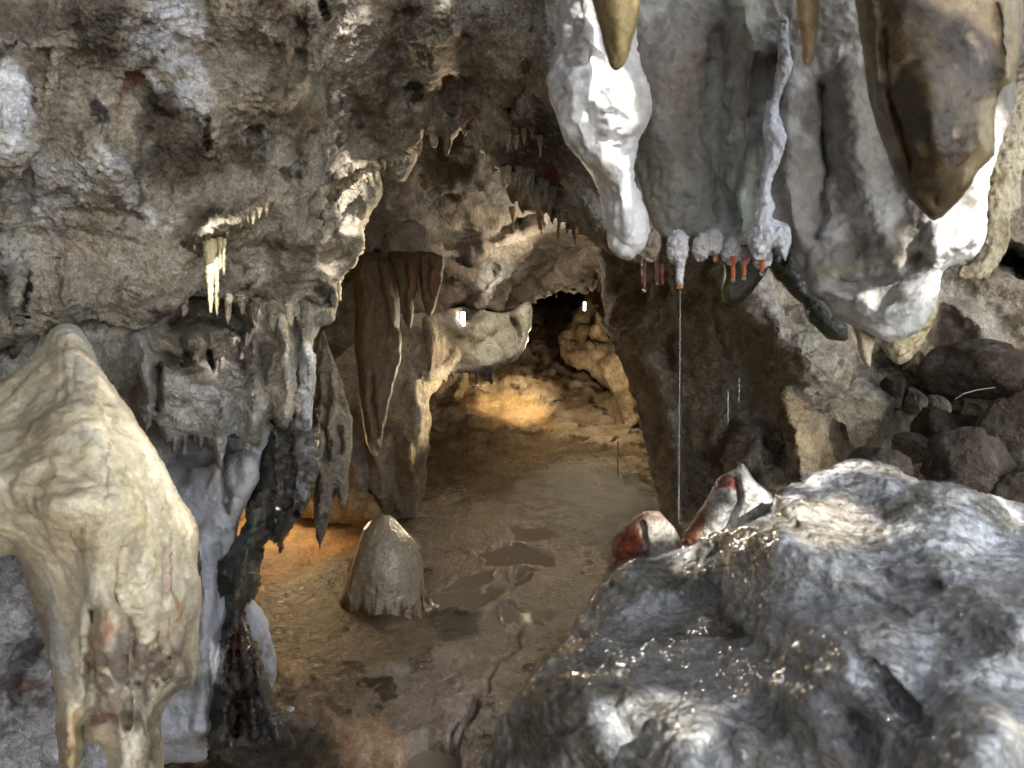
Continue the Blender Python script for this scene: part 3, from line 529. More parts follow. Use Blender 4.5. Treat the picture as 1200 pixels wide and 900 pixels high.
# clusters of yellow soda straws under the ledge
def straws(root, items, d, label, cat='stalactite', col=(.62, .54, .34, .2), group=None, name='stalactite', mat=None):
    for i, (x0, y0, x1, y1, r0, r1) in enumerate(items):
        n = 5; pp = P(np.linspace(x0, x1, n), np.linspace(y0, y1, n), np.full(n, d)); s = d/F
        rr = (r1+(r0-r1)*(1-np.linspace(0, 1, n))**1.6)*s; rr[-1] = r1*s*.5
        tag(tube(name, pp, rr, mat or M_CAL, 10, col, spec=(('f', 50, .003), ('w', 170, .0035), ('b', 180, .001)), seed=i), label[i] if isinstance(label, list) else label, cat, group)
straws(0, [(247, 280, 247, 366, 9, 2.6), (258, 278, 258, 316, 3, 2), (263, 280, 262, 322, 2.5, 1.8), (242, 290, 243, 330, 3.5, 2), (254, 300, 254, 370, 2.5, 2)], 1.47,
       ['long knobbly yellow stalactite, the longest hanging below the lit ledge', 'straight yellow straw stalactite just right of the long knobbly one', 'rightmost yellow straw stalactite below the lit ledge', 'short bumpy stalactite on the left of the long knobbly one', 'dull grey straw behind the long knobbly stalactite'], group='yellow straws under the lit ledge')
straws(0, [(384, 322, 382, 350, 4, 2), (391, 324, 393, 365, 5, 2.5), (396, 320, 398, 352, 3.5, 2)], 1.92, ['left short yellow stalactite at the right corner of the grey flowstone', 'longest yellow stalactite at the right corner of the grey flowstone', 'rightmost stubby stalactite at the corner of the grey flowstone'], group='short stalactites at the flowstone corner')
# white lower body behind the cone
tag(blob('limestone_column', [(170, 490), (310, 490), (306, 530), (302, 560), (292, 585), (282, 610), (275, 640), (262, 660), (268, 690), (262, 730), (258, 780), (250, 830), (248, 885), (180, 900), (100, 940), (60, 960), (90, 840), (150, 700), (160, 560)],
     [(200, 520, 2.15), (230, 600, 2.0), (280, 560, 2.0), (240, 700, 1.95), (240, 850, 1.95), (120, 900, 1.9)], M_CAL, T=.12, Tb=.3, Rr=30, step=2.6, seed=73, edge=2.5, base=(.56, .58, .64, .15),
     mot=[((.38, .38, .4, .1), 6, .2, .15)], strokes=[([(212, 560), (208, 540)], 10, .05, 'g'), ([(262, 520), (265, 600)], 5, .05, 'g'), ([(285, 530), (295, 560), (275, 600)], 14, .05, 's'), ([(235, 640), (240, 750), (238, 850)], 12, .05, 's'), ([(256, 640), (255, 720)], 5, .04, 'g'), ([(200, 540), (240, 530), (300, 530)], 14, .08, 'g')],
     cols=[([(268, 600), (262, 635), (275, 625)], 9, (.10, .17, .1, .3), .9, .5), ([(195, 520), (240, 530), (250, 560)], 16, (.36, .33, .28, .1), .8), ([(225, 790), (215, 840), (240, 860)], 11, (.14, .26, .08, .2), .85, .6), ([(232, 780), (235, 850)], 8, (.16, .24, .12, .2), .6, .5), ([(270, 540), (290, 560), (280, 590)], 12, (.42, .39, .34, .1), .7), ([(200, 870), (245, 868)], 7, (.2, .17, .08, .3), .8)],
     spec=(('f', 5, .025), ('f', 18, .01, 4), ('b', 60, .003))), 'blue-white limestone column between the cream cone and the dark wet pillar', 'column')
# white boulder foot behind the dark pillar
tag(blob('flowstone', [(284, 700), (300, 705), (314, 730), (320, 760), (322, 800), (316, 850), (280, 860), (262, 800), (268, 730)], [(295, 760, 2.35)], M_CAL, T=.1, Tb=.15, Rr=20, seed=74, base=(.6, .62, .68, .2), cols=[([(310, 755), (318, 800)], 12, (.2, .2, .1, .3), .8, .4), ([(280, 840), (320, 830)], 16, (.12, .09, .05, .6), .9)], spec=(('f', 8, .012), ('f', 30, .004))),
    'small smooth white mound behind the dark pillar', 'flowstone')
# dark wet pillar
tag(blob('limestone_column', [(305, 470), (330, 490), (352, 498), (366, 500), (372, 470), (374, 500), (372, 540), (366, 575), (358, 590), (350, 600), (345, 612), (336, 630), (333, 642), (326, 640), (322, 632), (312, 640), (306, 660), (303, 690), (296, 702), (289, 706), (286, 725), (296, 745), (306, 770), (312, 800), (322, 835), (345, 870), (330, 890), (250, 895), (236, 870), (246, 830), (250, 790), (250, 760), (258, 735), (266, 715), (256, 695), (246, 680), (238, 660), (245, 655), (258, 650), (272, 636), (284, 620), (290, 590), (300, 560), (304, 520)],
     [(340, 520, 2.15), (320, 600, 2.05), (280, 660, 1.95), (275, 720, 1.97), (280, 800, 1.92), (300, 870, 1.95), (360, 560, 2.2)], M_WET, T=.1, Tb=.2, Rr=22, step=2.3, seed=75, edge=3, base=(.06, .052, .042, .7), mot=[((.14, .125, .1, .5), 9, .12, .12), ((.02, .018, .015, .9), 8, .1, .15)],
     spikes=[(329, 610, 329, 648, 8), (320, 610, 321, 638, 6), (342, 590, 343, 612, 6), (352, 585, 351, 608, 6), (262, 680, 262, 700, 5), (291, 690, 292, 708, 6), (250, 670, 251, 690, 4)],
     strokes=[([(285, 750), (290, 800), (300, 860)], 7, .04, 's'), ([(300, 760), (310, 820), (330, 865)], 6, .04, 's'), ([(268, 740), (264, 800), (258, 870)], 8, .04, 's'), ([(277, 740), (278, 860)], 5, .04, 'g'), ([(320, 500), (325, 560), (322, 630)], 10, .05, 's'), ([(340, 510), (338, 590)], 6, .05, 'g'), ([(300, 600), (285, 660), (280, 700)], 10, .04, 's')],
     cols=[([(362, 520), (368, 545), (360, 575)], 9, (.5, .5, .52, .7), .75, .7), ([(270, 640), (272, 660)], 5, (.16, .04, .02, .5), .9), ([(240, 665), (250, 672)], 5, (.3, .09, .04, .4), .9), ([(300, 600), (292, 640), (290, 680)], 4, (.14, .2, .14, .6), .8), ([(280, 745), (276, 765)], 8, (.16, .05, .025, .5), .8), ([(262, 760), (262, 850)], 9, (.22, .17, .11, .4), .6, .5), ([(330, 490), (345, 500), (352, 502)], 6, (.2, .24, .2, .6), .8, .5), ([(308, 780), (320, 850)], 5, (.25, .26, .28, .9), .6)],
     spec=(('f', 6, .03), ('r', 18, .012, 4), ('b', 55, .005, 3))), 'dark wet dripping pillar with ragged hanging points, left of the passage floor', 'column')
# grey-brown fluted drapery with one long tip
tag(blob('drapery', [(352, 480), (372, 400), (380, 388), (392, 420), (404, 460), (412, 490), (412, 520), (408, 570), (402, 594), (398, 590), (396, 580), (392, 575), (388, 600), (380, 630), (375, 641), (370, 625), (367, 590), (366, 560), (358, 530)],
     [(385, 430, 2.6), (385, 520, 2.5), (376, 620, 2.45)], M_DRY, T=.07, Tb=.1, Rr=16, step=2.2, seed=76, edge=2, base=(.3, .26, .2, .35), mot=[((.17, .14, .1, .3), 9, .14, .14)],
     spikes=[(403, 560, 402, 597, 6), (378, 560, 375, 643, 11)], strokes=[([(390, 440), (388, 540)], 7, .04, 's'), ([(398, 500), (400, 530)], 5, .06, 'g'), ([(384, 500), (382, 540)], 4, .05, 'g'), ([(376, 440), (374, 600)], 6, .04, 's')], spec=(('f', 6, .02), ('r', 20, .008), ('b', 70, .003))),
    'brownish fluted drapery ending in one long sharp tip, right of the dark pillar', 'drapery')
# the big cream cone, near left
CON = blob('flowstone', [(66, 382), (80, 380), (93, 385), (104, 400), (113, 420), (122, 440), (140, 466), (160, 492), (178, 520), (196, 552), (212, 580), (228, 604), (235, 625), (233, 660), (236, 700), (232, 745), (233, 775), (228, 800), (218, 806), (205, 812), (196, 826), (188, 845), (190, 870), (192, 900), (196, 960), (128, 960), (128, 900), (124, 880), (117, 870), (108, 866), (100, 858), (97, 850), (93, 880), (86, 905), (78, 900), (72, 870), (66, 830), (58, 790), (48, 745), (36, 700), (24, 662), (14, 650), (-4, 652), (-60, 665), (-260, 640), (-260, 420), (-60, 450), (-10, 448), (28, 430), (46, 408), (55, 390)],
     [(80, 400, 1.3), (80, 500, 1.18), (60, 600, 1.1), (200, 600, 1.27), (130, 600, 1.15), (100, 750, 1.12), (210, 780, 1.25), (80, 880, 1.12), (0, 600, 1.1), (-150, 550, 1.2), (0, 460, 1.3)],
     M_FLOW, T=.26, Tb=.2, Rr=110, step=2.2, seed=77, edge=1.2, base=(.66, .60, .45, .45), mot=[((.46, .40, .28, .4), 5, .14, .18), ((.6, .6, .55, .3), 5, .25, .12)],
     spikes=[(84, 800, 82, 905, 16)],
     strokes=[([(80, 390), (84, 430), (95, 470), (120, 520)], 22, 0.0220, 's'), ([(86, 425), (86, 452)], 6, 0.0120, 'g'), ([(75, 430), (72, 470)], 6, 0.0072, 'g'), ([(128, 600), (118, 700), (100, 800)], 22, 0.0165, 's'), ([(150, 560), (150, 640), (142, 680)], 14, 0.0138, 's'), ([(165, 600), (160, 660)], 5, 0.0120, 'g'), ([(88, 620), (96, 640), (108, 640)], 5, 0.0120, 'g'), ([(138, 640), (134, 690), (142, 720)], 6, 0.0168, 'g'),
              ([(180, 560), (178, 680), (180, 760)], 16, 0.0165, 's'), ([(198, 620), (196, 700), (198, 780)], 6, 0.0132, 'g'), ([(214, 640), (216, 720), (212, 790)], 14, 0.0165, 's'), ([(112, 715), (106, 780), (108, 840)], 10, .06, 'g'), ([(150, 730), (148, 800), (150, 850)], 6, .03, 'g'), ([(175, 760), (178, 820)], 7, .035, 'g'), ([(130, 780), (160, 800), (200, 790)], 8, .03, 'g'), ([(205, 760), (215, 800)], 6, .03, 'g'), ([(132, 720), (136, 790), (140, 860)], 14, 0.0165, 's'), ([(156, 740), (160, 800)], 7, 0.0240, 'g'), ([(166, 700), (170, 780), (160, 830)], 12, 0.0165, 's'), ([(185, 740), (190, 790)], 6, 0.0210, 'g'), ([(78, 760), (82, 900)], 14, 0.0275, 's'),
              ([(60, 660), (80, 700), (84, 760)], 8, 0.0108, 'g'), ([(20, 580), (50, 600), (100, 590), (150, 580)], 18, 0.0110, 's'), ([(120, 520), (124, 600)], 5, 0.0072, 'g'), ([(40, 700), (66, 780), (80, 870)], 9, 0.0110, 's'), ([(148, 690), (160, 700), (175, 690), (190, 700)], 3, 0.0060, 'g'), ([(145, 705), (165, 715), (185, 708)], 3, 0.0060, 'g'), ([(140, 672), (160, 684), (190, 676)], 3, 0.0060, 'g')],
     cols=[([(100, 740), (118, 752), (128, 742)], 4, (.3, .05, .02, .6), .0), ([(130, 735), (118, 758), (110, 785)], 5, (.22, .035, .015, .6), 1), ([(126, 730), (112, 760), (104, 790)], 9, (.5, .28, .12, .5), .45), ([(195, 640), (196, 670), (198, 700)], 4, (.34, .16, .15, .5), .6), ([(200, 690), (214, 705), (214, 730)], 2.5, (.42, .2, .06, .5), .8), ([(182, 740), (190, 760), (186, 790)], 4, (.42, .16, .06, .6), .8), ([(210, 740), (206, 770)], 6, (.34, .2, .2, .6), .6), ([(222, 770), (228, 795)], 7, (.35, .1, .06, .5), .8, .5),
           ([(70, 850), (78, 895)], 5, (.2, .07, .03, .5), .8), ([(88, 840), (84, 890)], 4, (.5, .3, .08, .5), .8), ([(30, 500), (90, 490), (110, 560), (60, 600), (10, 580)], -8, (.34, .29, .19, .6), .85), ([(140, 560), (170, 640), (185, 660)], 10, (.6, .54, .28, .4), .7), ([(110, 440), (160, 500), (215, 590)], 12, (.68, .62, .52, .1), .8, .4), ([(75, 415), (90, 440), (98, 460)], 14, (.5, .48, .44, .3), .7),  # brown left area and pale right edge strip: light from the right painted in
           ([(105, 770), (150, 745), (205, 755), (228, 790), (190, 830), (130, 850), (104, 830)], -9, (.22, .175, .15, .6), .9, .35), ([(118, 720), (140, 760), (150, 820)], 16, (.3, .26, .25, .6), .7, .5), ([(14, 646), (30, 680), (50, 750), (62, 820)], 5, (.2, .16, .12, .5), .8), ([(150, 840), (180, 860), (170, 920)], 14, (.13, .095, .05, .7), .95, .2), ([(110, 845), (125, 842)], 8, (.2, .06, .05, .6), .9), ([(110, 690), (100, 750), (98, 800)], 12, (.52, .56, .48, .4), .6), ([(0, 500), (14, 520), (8, 560), (0, 600)], 10, (.66, .58, .42, .1), .8, .4)],
     spec=(('f', 5, .02), ('f', 14, .008, 3, (1, 1, .6)), ('r', 13, .005, 3, (1.5, 1.5, .22)), ('b', 28, .0018, 3, (1, 1, 1.6)), ('f', 60, .002), ('r', 45, .0012, 3, (1, 1, 2))))
tag(CON, 'large cream and yellow cone of flowstone with rusty streaks, nearest on the left', 'flowstone')
# grey recess wall behind the lower cone
tag(blob('rock_wall', [(-250, 600), (40, 600), (90, 700), (130, 820), (150, 1000), (-250, 1000)], [(0, 700, 1.6), (60, 850, 1.5), (120, 900, 1.6)], M_DRY, T=.1, Tb=.2, Rr=40, seed=78, base=(.42, .43, .46, .1), mot=[((.12, .11, .11, .1), 7, .1, .15), ((.62, .63, .66, 0), 8, .2, .12)],
     cols=[([(40, 800), (50, 815)], 8, (.25, .1, .04, .1), .9, .4), ([(0, 810), (20, 830), (10, 860)], 16, (.12, .09, .09, .1), .8, .5), ([(110, 860), (120, 900)], 18, (.62, .64, .68, .2), .8)],
     spec=(('f', 6, .04), ('r', 16, .018, 4), ('b', 50, .008, 3))), 'grey and white crusted wall in the shaded hollow below the cream cone', 'rock wall')
# ------------------------------------------------------------------ right hanging curtain and what hangs with it
GC = (.25, .24, .225, .2)
cur = blob('drapery', [(700, -260), (1420, -260), (1420, 20), (1215, 60), (1186, 120), (1172, 170), (1160, 210), (1156, 262), (1148, 296), (1128, 306), (1105, 318), (1100, 345), (1090, 372), (1066, 394), (1040, 398), (1016, 386), (1000, 378), (985, 372), (968, 352), (950, 342), (938, 322), (928, 302), (910, 282), (888, 284), (866, 288), (846, 284), (818, 276), (790, 280), (772, 272), (760, 250), (748, 215), (742, 185), (735, 150), (725, 60), (705, 0)],
     [(760, 0, 1.35), (760, 200, 1.4), (830, 240, 1.38), (900, 100, 1.3), (900, 280, 1.32), (960, 200, 1.35), (1000, 330, 1.3), (1060, 370, 1.22), (1120, 260, 1.2), (1160, 200, 1.18), (1250, 50, 1.15), (1050, 100, 1.3)],
     M_CAL2, T=.05, Tb=.12, Rr=34, step=2.4, seed=81, edge=2, base=GC, mot=[((.19, .175, .155, .2), 7, .1, .14), ((.42, .42, .42, .2), 9, .2, .1), ((.22, .24, .21, .3), 5, .2, .1)],
     strokes=[([(790, 60), (775, 130), (800, 200)], 34, .03, 's'), ([(842, 40), (838, 150), (850, 260)], 16, .03, 'g'), ([(880, 60), (875, 160), (868, 270)], 7, .018, 's'), ([(960, 100), (968, 200), (958, 280)], 9, .022, 'g'), ([(1000, 100), (1010, 220), (1060, 330)], 28, .03, 's'), ([(985, 330), (1020, 330), (1060, 320), (1080, 300)], 9, .02, 'g'),
              ([(1020, 370), (1060, 350), (1095, 320)], 26, .05, 's'), ([(1100, 290), (1140, 280)], 20, .04, 's'), ([(870, 0), (880, 40), (895, 60)], 16, .04, 's'), ([(960, 340), (990, 350), (1010, 350)], 14, .03, 's'), ([(1095, 262), (1096, 310)], 5, .02, 's'), ([(930, 60), (925, 200), (935, 280)], 14, .02, 's')],
     cols=[([(780, 60), (830, 60), (840, 140), (800, 160)], -8, (.27, .22, .19, .2), .5), ([(845, 0), (850, 60), (862, 100)], 16, (.14, .135, .12, .3), .75), ([(870, -10), (884, 30), (890, 50)], 14, (.36, .4, .3, .3), .7), ([(850, 180), (850, 250), (865, 220)], 22, (.24, .27, .24, .3), .6), ([(740, 110), (745, 190), (752, 240)], 8, (.2, .19, .17, .2), .6), ([(790, 200), (760, 240)], 22, (.36, .31, .27, .2), .5),
           ([(1020, 370), (1060, 340), (1100, 320), (1150, 270), (1165, 200)], 34, (.72, .715, .70, .1), 1), ([(960, 330), (1010, 320), (1050, 300), (1080, 310)], 13, (.25, .2, .13, .1), .8, .4), ([(985, 378), (1010, 388)], 12, (.2, .22, .15, .2), .7, .3), ([(1130, 285), (1145, 292)], 12, (.45, .44, .44, .1), .6), ([(1112, 282), (1125, 276)], 5, (.5, .3, .2, .1), .6)],  # wide white stroke on the lower corner: sunlight put into the colour
     spec=(('f', 6, .022), ('f', 18, .009, 4, (1, 1, .6)), ('r', 40, .003, 3), ('b', 60, .002, 3)))
tag(cur, 'broad smooth grey hanging curtain of calcite filling the upper right, its lower corner sunlit', 'drapery')
# white stalactite left of the curtain
tag(blob('stalactite', [(655, -120), (735, -120), (745, 0), (748, 60), (756, 90), (764, 110), (762, 140), (748, 165), (744, 200), (750, 225), (760, 250), (762, 275), (755, 290), (740, 302), (722, 300), (712, 290), (708, 262), (700, 225), (686, 200), (672, 180), (660, 160), (652, 135), (643, 110), (642, 85), (652, 60), (655, 30)],
     [(700, 0, 1.25), (700, 150, 1.2), (735, 280, 1.25)], M_CAL2, T=.085, Tb=.08, Rr=46, step=2.2, seed=82, edge=2, base=(.66, .665, .68, .15), mot=[((.5, .49, .48, .15), 10, .25, .15)],
     strokes=[([(665, 90), (672, 140), (700, 185), (725, 215)], 16, .02, 's'), ([(690, 130), (695, 170)], 14, .025, 'g'), ([(660, 68), (690, 60), (705, 76)], 10, .018, 'g'), ([(720, 100), (725, 150)], 16, .015, 's'), ([(728, 200), (735, 280)], 14, .02, 's'), ([(680, 20), (690, 50)], 16, .015, 's'), ([(705, 135), (722, 132), (735, 140)], 4, .012, 'g'), ([(700, 160), (722, 165), (740, 160)], 4, .012, 'g')],
     cols=[([(688, 105), (690, 140), (700, 160)], 8, (.36, .4, .36, .2), .7, .5), ([(655, 66), (680, 72)], 8, (.42, .4, .38, .2), .6), ([(735, 60), (752, 110), (745, 150)], 9, (.52, .5, .47, .2), .6), ([(715, 195), (722, 198)], 5, (.5, .36, .22, .2), .6), ([(722, 300), (725, 290)], 9, (.3, .3, .28, .3), .6)],
     spec=(('f', 8, .012), ('b', 24, .006, 3), ('w', 55, .004))), 'broad white sunlit stalactite tapering down at the left edge of the grey curtain', 'stalactite')
# knobbly white strip
tag(blob('stalactite', [(914, 20), (926, 24), (924, 50), (927, 75), (920, 100), (913, 118), (914, 135), (922, 158), (918, 180), (908, 205), (902, 225), (910, 240), (905, 256), (920, 262), (926, 275), (926, 292), (921, 308), (915, 296), (908, 290), (897, 304), (884, 306), (878, 290), (876, 272), (884, 245), (890, 220), (892, 200), (896, 180), (893, 155), (896, 130), (898, 118), (904, 115), (910, 80), (912, 50)],
     [(918, 60, 1.22), (905, 200, 1.22), (900, 280, 1.2)], M_POP, T=.035, Tb=.05, Rr=14, step=1.8, seed=83, edge=2, base=(.66, .68, .74, .1),
     cols=[([(918, 30), (922, 60), (915, 110)], 9, (.2, .1, .06, .2), .85, .7), ([(905, 150), (910, 160)], 5, (.24, .14, .1, .1), .6, .5), ([(916, 20), (920, 45)], 8, (.4, .4, .36, .1), .7)],
     spec=(('f', 14, .008), ('w', 110, .006), ('b', 60, .002))), 'narrow knobbly white strip hanging down the middle of the grey curtain', 'stalactite')
# row of white crusted knobs along the curtain's lower edge
KN = [((758, 278), (768, 296), 9, 'grey-brown crust lump at the left end of the curtain hem'), ((793, 280), (795, 300), 10, 'white crusted knob above the dripping stalactite'), ((822, 282), (822, 298), 8, 'white crusted knob left of centre under the curtain hem'), ((838, 278), (834, 290), 9, 'white crusted knob at the middle of the curtain hem'), ((856, 288), (858, 300), 9, 'white crusted knob above the left orange straw'), ((872, 296), (872, 304), 6, 'small pinkish knob above the middle orange straw'), ((892, 296), (894, 306), 9, 'white crusted knob above the right orange straw')]
for k, (a, b, r, lab) in enumerate(KN):
    c = P((a[0]+b[0])/2, (a[1]+b[1])/2, 1.25); s = 1.25/F
    bc = (.3, .25, .19, .2) if k == 0 else ((.6, .5, .5, .2) if k == 5 else (.66, .67, .71, .1))
    tag(stone('calcite_knob', c, (r*s*1.25, r*s, (abs(b[1]-a[1])/2+r)*s), M_POP, bc, 90+k, 5, 0, (('f', 2, .25), ('w', 5, .25), ('w', 11, .12))), lab, 'calcite knob', 'crusted knobs along the curtain hem')
# dripping stalactites: dark red straws with drops, orange straws, the long dripping one
M_STRAW = rock_mat('wet_red_straw', 1.5, .5, .45, .25, .4, .3, .4, coat=.2); M_DROP = plain('water_drop', (.95, .97, 1), .02, trans=1, spec=.5)
def straw_drop(x, y0, y1, r, d, col, lab, group, drop=True):
    n = 5; s = d/F; pp = P(np.full(n, x)+np.array([0, .6, -.3, .3, 0]), np.linspace(y0, y1, n), np.full(n, d)); c0 = pp.mean(0)
    o = tag(tube('straw_stalactite', pp, np.array([r*1.25, r, r, r*.95, r*.7])*s, M_STRAW, 10, col, spec=(('f', 90, .0012),), seed=int(x)), lab, 'stalactite', group)
    if drop:
        V, Fc = ico(3); c = P(x, y1+2, d); me_c = np.array(o.location)
        W = V*np.array([r*.95, r*.95, r*1.3])*s+c
        me = link_mesh('water_drop', W-me_c, Fc, M_DROP); me.location = (0, 0, 0)
        for v, w in zip(me.data.vertices, W-me_c): v.co = w
        me.parent = o
RED = (.12, .018, .012, .8); ORA = (.42, .11, .035, .5); G1 = 'dark red straws under the curtain hem'; G2 = 'orange straws over the black wet blade'
straw_drop(746, 290, 306, 2.2, 1.27, RED, 'shortest dark red straw, leftmost under the curtain hem', G1, False); straw_drop(755, 292, 338, 2.6, 1.27, RED, 'longest dark red straw with a drop, left under the curtain hem', G1)
straw_drop(770, 292, 330, 2.0, 1.27, RED, 'dark red straw with a drop, right beside the longest one', G1); straw_drop(776, 310, 334, 2.0, 1.29, (.18, .03, .02, .6), 'dark red straw nearest the white dripping stalactite', G1, False)
straw_drop(838, 290, 307, 2.8, 1.25, (.35, .15, .08, .4), 'short brown straw under the middle white knob', G2, False); straw_drop(859, 300, 326, 2.6, 1.23, ORA, 'left orange straw with a drop', G2); straw_drop(872, 302, 324, 2.4, 1.23, ORA, 'middle orange straw with a drop', G2); straw_drop(893, 300, 318, 2.8, 1.21, ORA, 'right orange straw below the knobbly white strip', G2)
dr = tag(tube('stalactite', P(np.array([796, 797, 796, 797]), np.array([300, 312, 325, 338]), np.full(4, 1.24)), [.0095, .0075, .006, .0055], M_POP, 12, (.66, .68, .73, .2), spec=(('w', 130, .003), ('f', 80, .001)), cols=[(.82, .95, (.6, .2, .06, .6))]), 'white crusted stalactite with an orange tip, dripping a long thread of water', 'stalactite')
M_WAT = plain('falling_water', (.5, .53, .56), .1, spec=1.0, trans=.35)
def thread(x, y0, y1, d, r, lab, x1=None):
    n = 6; tag(tube('water_thread', P(np.linspace(x, x1 or x, n)+RNG.uniform(-.3, .3, n), np.linspace(y0, y1, n), np.full(n, d)), np.linspace(r, r*.7, n)*d/F, M_WAT, 6, sub=2), lab, 'water thread')
thread(797, 339, 616, 1.24, .34, 'very thin long thread of water falling from the white orange-tipped stalactite', 795.5); thread(724, 517, 560, 3.6, .9, 'short thread of water falling onto the wet floor of the passage')
thread(853, 458, 496, 1.7, .5, 'lower short thread of falling water in front of the grey wall'); thread(866, 443, 472, 1.7, .4, 'upper faint short thread of falling water in front of the grey wall')
# splash of the far drop
# near brown stalactites hanging from above
tag(blob('stalactite', [(1000, -200), (1250, -200), (1205, -60), (1198, 10), (1196, 60), (1190, 95), (1176, 105), (1166, 130), (1165, 160), (1163, 180), (1145, 200), (1135, 222), (1115, 245), (1098, 258), (1088, 254), (1072, 240), (1060, 225), (1045, 190), (1030, 150), (1018, 110), (1008, 50), (1000, 0), (990, -80)],
     [(1090, 0, .95), (1100, 150, .9), (1095, 250, .95)], M_WET3, T=.1, Tb=.08, Rr=70, step=2.4, seed=84, edge=1.6, base=(.085, .062, .034, .6), mot=[((.035, .025, .015, .6), 12, .08, .2), ((.26, .21, .13, .5), 16, .3, .1)],
     strokes=[([(1020, 0), (1030, 100), (1060, 190)], 8, .01, 's'), ([(1035, 40), (1040, 110), (1070, 200)], 6, .01, 'g'), ([(1180, 0), (1185, 60), (1180, 95)], 12, .02, 's'), ([(1155, 110), (1155, 170)], 10, .01, 's'), ([(1090, 100), (1100, 200)], 30, .02, 's')],
     cols=[([(1188, -20), (1190, 50), (1182, 100)], 10, (.36, .29, .17, .5), .8), ([(1160, 120), (1158, 170), (1140, 200)], 8, (.36, .29, .17, .5), .8), ([(1004, 0), (1012, 60), (1030, 130), (1050, 180)], 7, (.3, .26, .18, .6), .7), ([(1030, 30), (1060, 60)], 22, (.24, .19, .12, .5), .5, .6), ([(1150, 20), (1170, 40)], 16, (.045, .03, .02, .6), .8, .5)],  # gold strokes on the right edge: rim light painted in
     spec=(('f', 8, .015), ('f', 24, .003, 3, (1, 1, .5)), ('b', 45, .001, 2, (.7, .7, 1.6)))), 'huge dark brown wet stalactite hanging nearest at the upper right', 'stalactite')
tag(blob('stalactite', [(680, -160), (775, -160), (760, -40), (751, 0), (746, 25), (740, 50), (733, 72), (724, 83), (716, 78), (709, 55), (702, 30), (693, 0), (686, -60)], [(722, 0, .95), (723, 80, .97)], M_WET3, T=.045, Tb=.05, Rr=26, step=2, seed=85, edge=1.2, base=(.26, .2, .1, .6),
     cols=[([(738, -10), (735, 30), (728, 70)], 9, (.5, .42, .22, .4), .8), ([(700, 0), (712, 40), (720, 78)], 8, (.07, .05, .025, .6), .8, .5)], spec=(('f', 12, .006), ('f', 40, .002))), 'small brown and yellow pointed stalactite in front of the broad white one', 'stalactite')
tag(blob('stalactite', [(925, -120), (965, -120), (960, 0), (958, 40), (954, 68), (948, 77), (942, 72), (938, 40), (933, 0)], [(948, 0, 1.0), (948, 75, 1.0)], M_WET3, T=.025, Tb=.03, Rr=12, step=2, seed=86, edge=1, base=(.3, .21, .12, .6), cols=[([(956, 40), (950, 74)], 4, (.5, .42, .3, .8), .7)], spec=(('f', 15, .004),)),
    'slim brown stalactite hanging alone in front of the grey curtain, cut by the top edge', 'stalactite')
tag(blob('stalactite', [(1150, 60), (1200, 60), (1215, 140), (1196, 205), (1194, 240), (1182, 262), (1180, 290), (1166, 312), (1150, 326), (1126, 326), (1124, 312), (1145, 290), (1140, 180), (1148, 100)], [(1170, 100, 1.4), (1160, 300, 1.4)], M_POP, T=.05, Tb=.06, Rr=24, step=2, seed=87, edge=2.5, base=(.52, .46, .33, .3), mot=[((.3, .25, .14, .3), 12, .2, .12)], spec=(('f', 10, .01), ('w', 65, .012), ('f', 60, .002))),
    'bumpy yellowish stalactite at the right edge behind the sunlit corner', 'stalactite')
tag(blob('stalactite', [(1075, 340), (1100, 325), (1102, 345), (1098, 365), (1090, 385), (1078, 410), (1062, 426), (1050, 426), (1038, 416), (1032, 400), (1040, 380)], [(1070, 380, 1.36)], M_POP, T=.04, Tb=.04, Rr=16, step=2, seed=88, edge=1.5, base=(.4, .33, .18, .6), mot=[((.5, .45, .34, .4), 14, .1, .14)], spec=(('f', 14, .006), ('w', 50, .006))),
    'lumpy wet yellow-brown stalactite stub below the sunlit corner of the curtain', 'stalactite')
tag(blob('stalactite', [(1000, 378), (1020, 380), (1026, 395), (1022, 412), (1020, 428), (1017, 431), (1012, 424), (1006, 412), (1004, 398)], [(1014, 400, 1.28)], M_FLOW, T=.02, Tb=.02, Rr=8, step=1.8, seed=89, edge=1, base=(.42, .35, .25, .3), spec=(('f', 20, .003),)), 'small bent tan stalactite tip left of the lumpy stub', 'stalactite')
tag(blob('stalactite', [(850, 292), (905, 290), (898, 318), (885, 338), (872, 354), (862, 360), (850, 358), (846, 345), (850, 320)], [(870, 320, 1.36)], M_FLOW, T=.03, Tb=.03, Rr=14, step=2, seed=90, edge=1.2, base=(.02, .018, .012, .95), cols=[([(850, 350), (856, 320)], 4, (.14, .13, .05, .8), .7)], spec=(('f', 14, .006), ('r', 30, .003))), 'black wet blade of rock behind the orange straws', 'stalactite')
tag(blob('rock_wall', [(905, 285), (940, 300), (970, 345), (990, 380), (985, 400), (960, 390), (935, 350), (905, 320), (895, 300)], [(930, 320, 1.6)], M_WET, T=.04, Tb=.08, Rr=14, seed=91, base=(.03, .035, .02, .6), mot=[((.1, .13, .07, .4), 16, .15, .12)], spec=(('f', 12, .012), ('r', 30, .006))), 'black and green wet ledge under the grey curtain, right of the orange straws', 'rock ledge')
